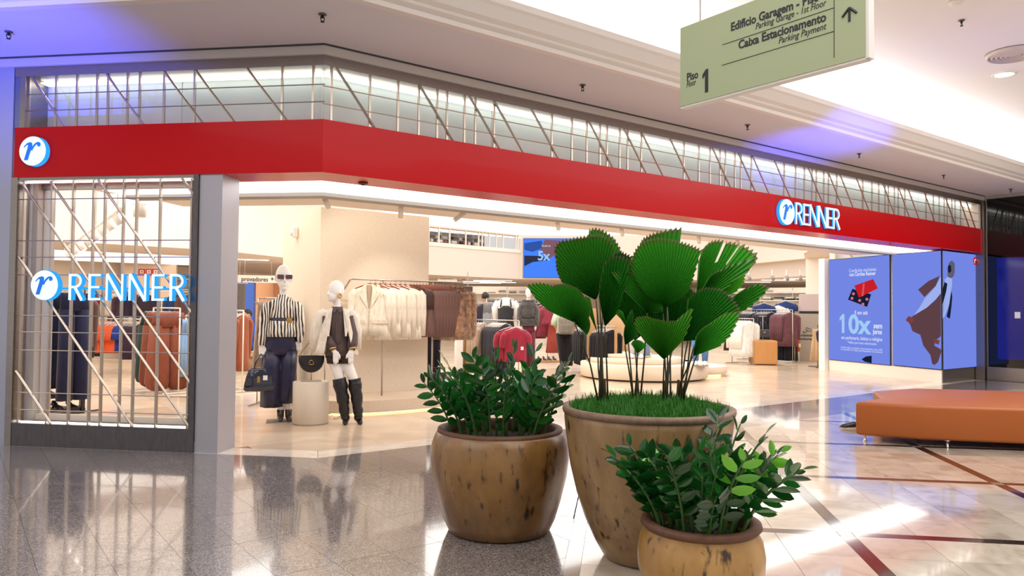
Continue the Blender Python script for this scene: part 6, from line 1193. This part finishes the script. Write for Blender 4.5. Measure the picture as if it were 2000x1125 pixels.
# ---- shelving on the back walls
def shelves(label, px, d, wd, zs, rz=0., items=(), grp=None, bh=2.3):
    q = gp(px, d, 0); fa = face(q)+rz; t = thing('wall_shelf', label, 'shelving', q, fa, 'back wall shelving')
    for s in (-1, 0, 1): MB().box((s*wd/2, 0, bh/2), (.03, .03, bh)).build('upright', m_rail, t)
    for z in zs: MB().box((0, .12, z), (wd, .36, .03)).build('board', m_white, t)
    MB().box((0, .32, bh/2), (wd, .03, bh)).build('back_panel', m_cream, t)
    X = V((math.cos(fa), math.sin(fa), 0)); Y = V((-X.y, X.x, 0)); rnd = random.Random(int(px)); cols = ['#e6e1da', '#d8d2ca', '#3a3f5e', '#c9c2ba', '#8f8880', '#2b2b38', '#b8afa6', '#efebe6']
    n = 0
    for z in zs:
        m_ = int(wd/.42)
        for i in range(m_):
            for L_ in range(rnd.choice((0, 1, 2, 2))):
                p = q+X*(-wd/2+.25+i*.42)+Y*.08+UZ*(z+.017+.062*L_)
                key = ('fold', rnd.choice(cols)); 
                if key not in _gm: me = MB().box((0, 0, .03), (.30, .26, .058), bev=.02).mesh('folded_cloth'); me.materials.append(CL(key[1])); _gm[key] = me
                o = link('folded_garment', _gm[key], None); o.location = p; o.rotation_euler = (0, 0, fa+rnd.uniform(-.06, .06)); tag(o, '%s folded garment, %s along %s shelf, behind the %s' % ('upper' if L_ else 'lower', ORD[i], ORD[zs.index(z)], grp), 'folded clothes', 'folded clothes behind the '+grp); n += 1
    return t
shelves('wide white wall shelving behind the fur mannequin', 990, 30.0, 3.4, (1.15, 1.62, 2.0), items=(), grp='fur mannequin')
shelves('white wall shelving behind the palm and white jackets', 1455, 29.5, 4.2, (1.1, 1.45, 1.8, 2.1), -.25, grp='white jackets')
shelves('white wall shelving behind the plum blouses', 1548, 28.0, 2.4, (1.1, 1.45, 1.8, 2.1), -.3, grp='plum blouses')
shelves('white wall shelving far back behind the bright tops', 230, 20.2, 4.2, (1.5, 1.85, 2.15), .0, grp='bright tops')
for i, (px, py, c, lb) in enumerate(((1492, 602, '#2a3a6e', 'blue jacket folded over the long silver rack'), (1520, 607, '#f0ede8', 'white top folded over the long silver rack'), (1535, 598, '#2c3f78', 'blue top hanging behind the white one over the silver rack'))):
    garment('top', lb, 'top', gp(px, 21.3, zpx(py-14, 21.3, px)), face(gp(px, 22, 0)), 'tee', c, L=.42, w=.5, t=.08, v=i)
mn = thing('wall_monitor', 'small dark monitor hanging from the back ceiling', 'monitor', gp(913, 21, zpx(565, 21, 913)), face(gp(913, 21, 0))); MB().box((0, 0, 0), (.28, .05, .16), bev=.008).build('screen', M('monitor_dark', '#3a2e2a', .3), mn); MB().rod((0, 0, .08), (0, 0, .5), .012, 6).build('bracket', m_rail, mn)
ex = thing('exit_sign', 'small green running figure exit sign under the mezzanine', 'exit sign', gp(905, 29.5, zpx(544, 29.5, 905)), face(gp(905, 21, 0))); MB().box((0, 0, 0), (.13, .03, .10)).build('box', M('exit_dark', '#2b3a1c', .4, emit='#3a5a20', estr=.3), ex); MB().slab([(-.04, -.018, -.012), (.01, -.018, -.012), (.01, -.018, -.03), (.045, -.018, 0), (.01, -.018, .03), (.01, -.018, .012), (-.04, -.018, .012)], (0, -.004, 0)).build('arrow', E_('exit_white', '#e8f0d0', .8), ex); MB().rod((0, 0, .05), (0, 0, .4), .005, 5).build('hanging_rod', m_rail, ex)
gs = thing('hanging_sign', 'framed pale hanging sign board under the mezzanine', 'sign', gp(873, 28.6, zpx(545, 28.6, 873)), face(gp(873, 20, 0))); MB().box((0, 0, 0), (.8, .03, .24)).build('frame', M('sign_frame', '#a8857a', .5), gs); MB().box((0, -.016, 0), (.74, .01, .19)).build('panel', m_white, gs); MB().rod((-.25, 0, .1), (-.25, 0, .45), .005, 5).build('hanging_rod', m_rail, gs); MB().rod((.25, 0, .1), (.25, 0, .45), .005, 5).build('hanging_rod', m_rail, gs); text('lettering', 'provadores femininos', .06, (-.24, -.024, -.01), (1, 0, 0), UZ, m_ink, gs, width=.46, world=False)
# tube lamps and spots under the mezzanine
for i, (px, py, d, wd) in enumerate(((962, 545, 30, 1.6), (945, 552, 31.2, 1.8), (972, 556, 32, 1.6), (935, 562, 33, 2), (1520, 544, 27, 1.2), (1560, 545, 25.6, 1.0), (1475, 549, 29.2, 1.2), (160, 493, 18, 1.2), (290, 500, 18.6, 1.2), (350, 507, 19, 1.0), (490, 512, 18, .8))):
    q = gp(px, d, 2.53); t = thing('tube_light', ['bright tube lamp under the mezzanine nearest the exit sign', 'second bright tube lamp behind the exit sign', 'third bright tube lamp deep behind the exit sign', 'farthest bright tube lamp over the back shelving', 'bright tube lamp over the plum blouses', 'bright tube lamp near the screen wall post', 'bright tube lamp over the white jackets', 'bright tube lamp above the window sign disc', 'bright tube lamp above the window sign letters', 'bright tube lamp at the edge of the display window view', 'bright tube lamp above the provadores sign'][i], 'lamp', q, face(q), 'tube lamps')
    MB().box((0, 0, .01), (wd, .08, .03)).build('housing', m_white, t); MB().box((0, 0, -.008), (wd*.96, .06, .012)).build('diffuser', E_('tube_diffuser', '#fffaf2', 4.), t)
for i, px in enumerate((1433, 1462, 1508, 1536, 1562)):
    q = gp(px, 20.5, 2.35); t = thing('ceiling_spotlight', 'grey rail spotlight over the right shelving, %s from the palm' % ORD[i], 'spotlight', q, face(q), 'rail spotlights'); MB().tube([(0, 0, .02), (.04, -.03, -.10)], .045, 12).build('barrel', M('spot_grey', '#8d8680', .5), t); MB().rod((0, 0, .2), (0, 0, .02), .012, 6).build('stem', m_white, t)
# ---- mezzanine windows
A, B = V((13.1, 22.35, 3.66)), V((17.5, 22.95, 3.66)); dm = (B-A).normalized(); wn = thing('mezzanine_window', 'strip window with thin mullions above the white mezzanine parapet', 'window', A)
for u in (0, .10, .21, .38, .52, .56, .64, .72, .80, .95, .98): MB().box(A.lerp(B, u)+UZ*.28, (.04, .05, .56), (dm, V((-dm.y, dm.x, 0)), UZ)).build('mullion', m_cream, wn, True)
for u0, u1 in ((0, .21), (.21, .38), (.38, .56), (.56, .72), (.72, .95)): MB().box(A.lerp(B, (u0+u1)/2)+UZ*.28, ((u1-u0)*4.44-.04, .01, .56), (dm, V((-dm.y, dm.x, 0)), UZ)).build('pane', m_glass, wn, True)
MB().box(A.lerp(B, .5)+UZ*.01, (4.5, .08, .03), (dm, V((-dm.y, dm.x, 0)), UZ)).build('bottom_rail', m_cream, wn, True)
rnd = random.Random(3); mq = thing('stock_shelf', 'stock shelving with folded piles behind the mezzanine window', 'shelving', A+V((.1, 1.0, 0)))
for z in (.0, .14, .28, .42): MB().box(A.lerp(B, .42)+V((0, 1.2, z)), (3.0, .4, .015), (dm, V((-dm.y, dm.x, 0)), UZ)).build('board', m_steel, mq, True)
for u in (.1, .27, .45, .62, .75): MB().box(A.lerp(B, u)+V((0, 1.2, .28)), (.02, .4, .56), (dm, V((-dm.y, dm.x, 0)), UZ)).build('side_panel', m_steel, mq, True)
for i in range(26):
    z = (.0, .14, .28)[i % 3]+.01; u = .08+.66*((i*7) % 26)/26; c_ = ['#3c3634', '#d8d0c8', '#5a4a44', '#2a2828', '#8a3a3c', '#a8a098'][i % 6]; p = A.lerp(B, u)+V((0, 1.12, z))
    key = ('stock', c_)
    if key not in _gm: me = MB().box((0, 0, .05), (.26, .3, .10), bev=.02).mesh('folded_cloth'); me.materials.append(CL(c_)); _gm[key] = me
    o = link('folded_garment', _gm[key], None); o.location = p; o.rotation_euler = (0, 0, .13); tag(o, '%s folded pile from the pillar on %s stock shelf behind the mezzanine window' % (ORD[(i*7) % 26], ORD[i % 3]), 'folded clothes', 'folded stock behind the mezzanine window')
# ---- high LED screen
A, B = V((17.5, 22.9)), V((23.5, 17.6)); ds_ = (B-A).normalized(); nn = V((ds_.y, -ds_.x)); nn = nn if nn.dot(-A) > 0 else -nn; N3 = V((nn.x, nn.y, 0)); A3 = V((A.x, A.y, 0))+N3*.06; D3 = V((ds_.x, ds_.y, 0))
hs = scr('led_screen', 'blue advertising screen high on the shop wall showing denim and 5x', A3+D3*.12, A3+D3*3.6, 2.60, 4.12, N3, E_('screen_denim', '#3c6fe0', .9), .05)
def onH(px, py, off=.012): return atpl(px, py, A3+N3*off, N3)
def hb_(name, pts, mat, off): P = [onH(*p, off) for p in pts]; MB().slab(P, N3*.002).build(name, mat, hs, True)
hb_('printed_fold', [(1024, 475), (1058, 470), (1062, 484), (1040, 492), (1024, 488)], E_('print_denim_dark', '#2f4f9a', .7), .012); hb_('printed_fold', [(1024, 499), (1056, 500), (1072, 508), (1040, 512), (1024, 520)], E_('print_denim_deep', '#30344a', .6), .012); hb_('printed_hand', [(1055, 490), (1064, 468), (1100, 470), (1100, 500), (1080, 500), (1074, 505)], E_('print_hand', '#7a5560', .7), .014)
a, b = onH(1050, 508, .02), onH(1074, 508, .02); text('printed_text', '5x', .50, a, D3, UZ, m_txt2, hs, ext=.001, bold=.012, width=(b-a).length); a, b = onH(1058, 482, .02), onH(1075, 482, .02); text('printed_text', 'Parcele em', .13, a, D3, UZ, m_txt, hs, ext=.001, width=(b-a).length)
# white pedestal, dark baskets beyond the pillar
q = gp(897, 13.2, 0); wp_ = thing('pedestal', 'white round pedestal below the fur coats', 'pedestal', q); MB().lathe([(.07, 0), (.075, .01), (.075, .86), (.07, .87)], n=28).build('drum', m_white, wp_); MB().lathe([(.06, .87), (.06, .885)], n=24).build('top_disc', m_cream, wp_)
for i, (px, py) in enumerate(((856, 757), (884, 764))):
    q = atz(px, py, .19); t = thing('storage_basket', ['dark open basket on the platform beyond the pillar', 'dark grey woven basket behind the zz plant'][i], 'basket', V((q.x, q.y+.1, .185)) if i == 0 else atz(884, 778, 0), face(q), 'dark baskets'); n_ = 28
    MB().lathe([(.12, 0), (.14, .02), (.16, .20), (.165, .22), (.15, .22), (.13, .03)], n=n_, sx=1.1, sy=.8).build('basket_wall', M('dark_wicker', '#2d2a28', .7, bump=(60, .6, .01)), t); MB().tube([(-.16, 0, .2), (-.15, 0, .30), (.15, 0, .30), (.16, 0, .2)], .008, 6).build('handle', M('dark_wicker', ''), t)
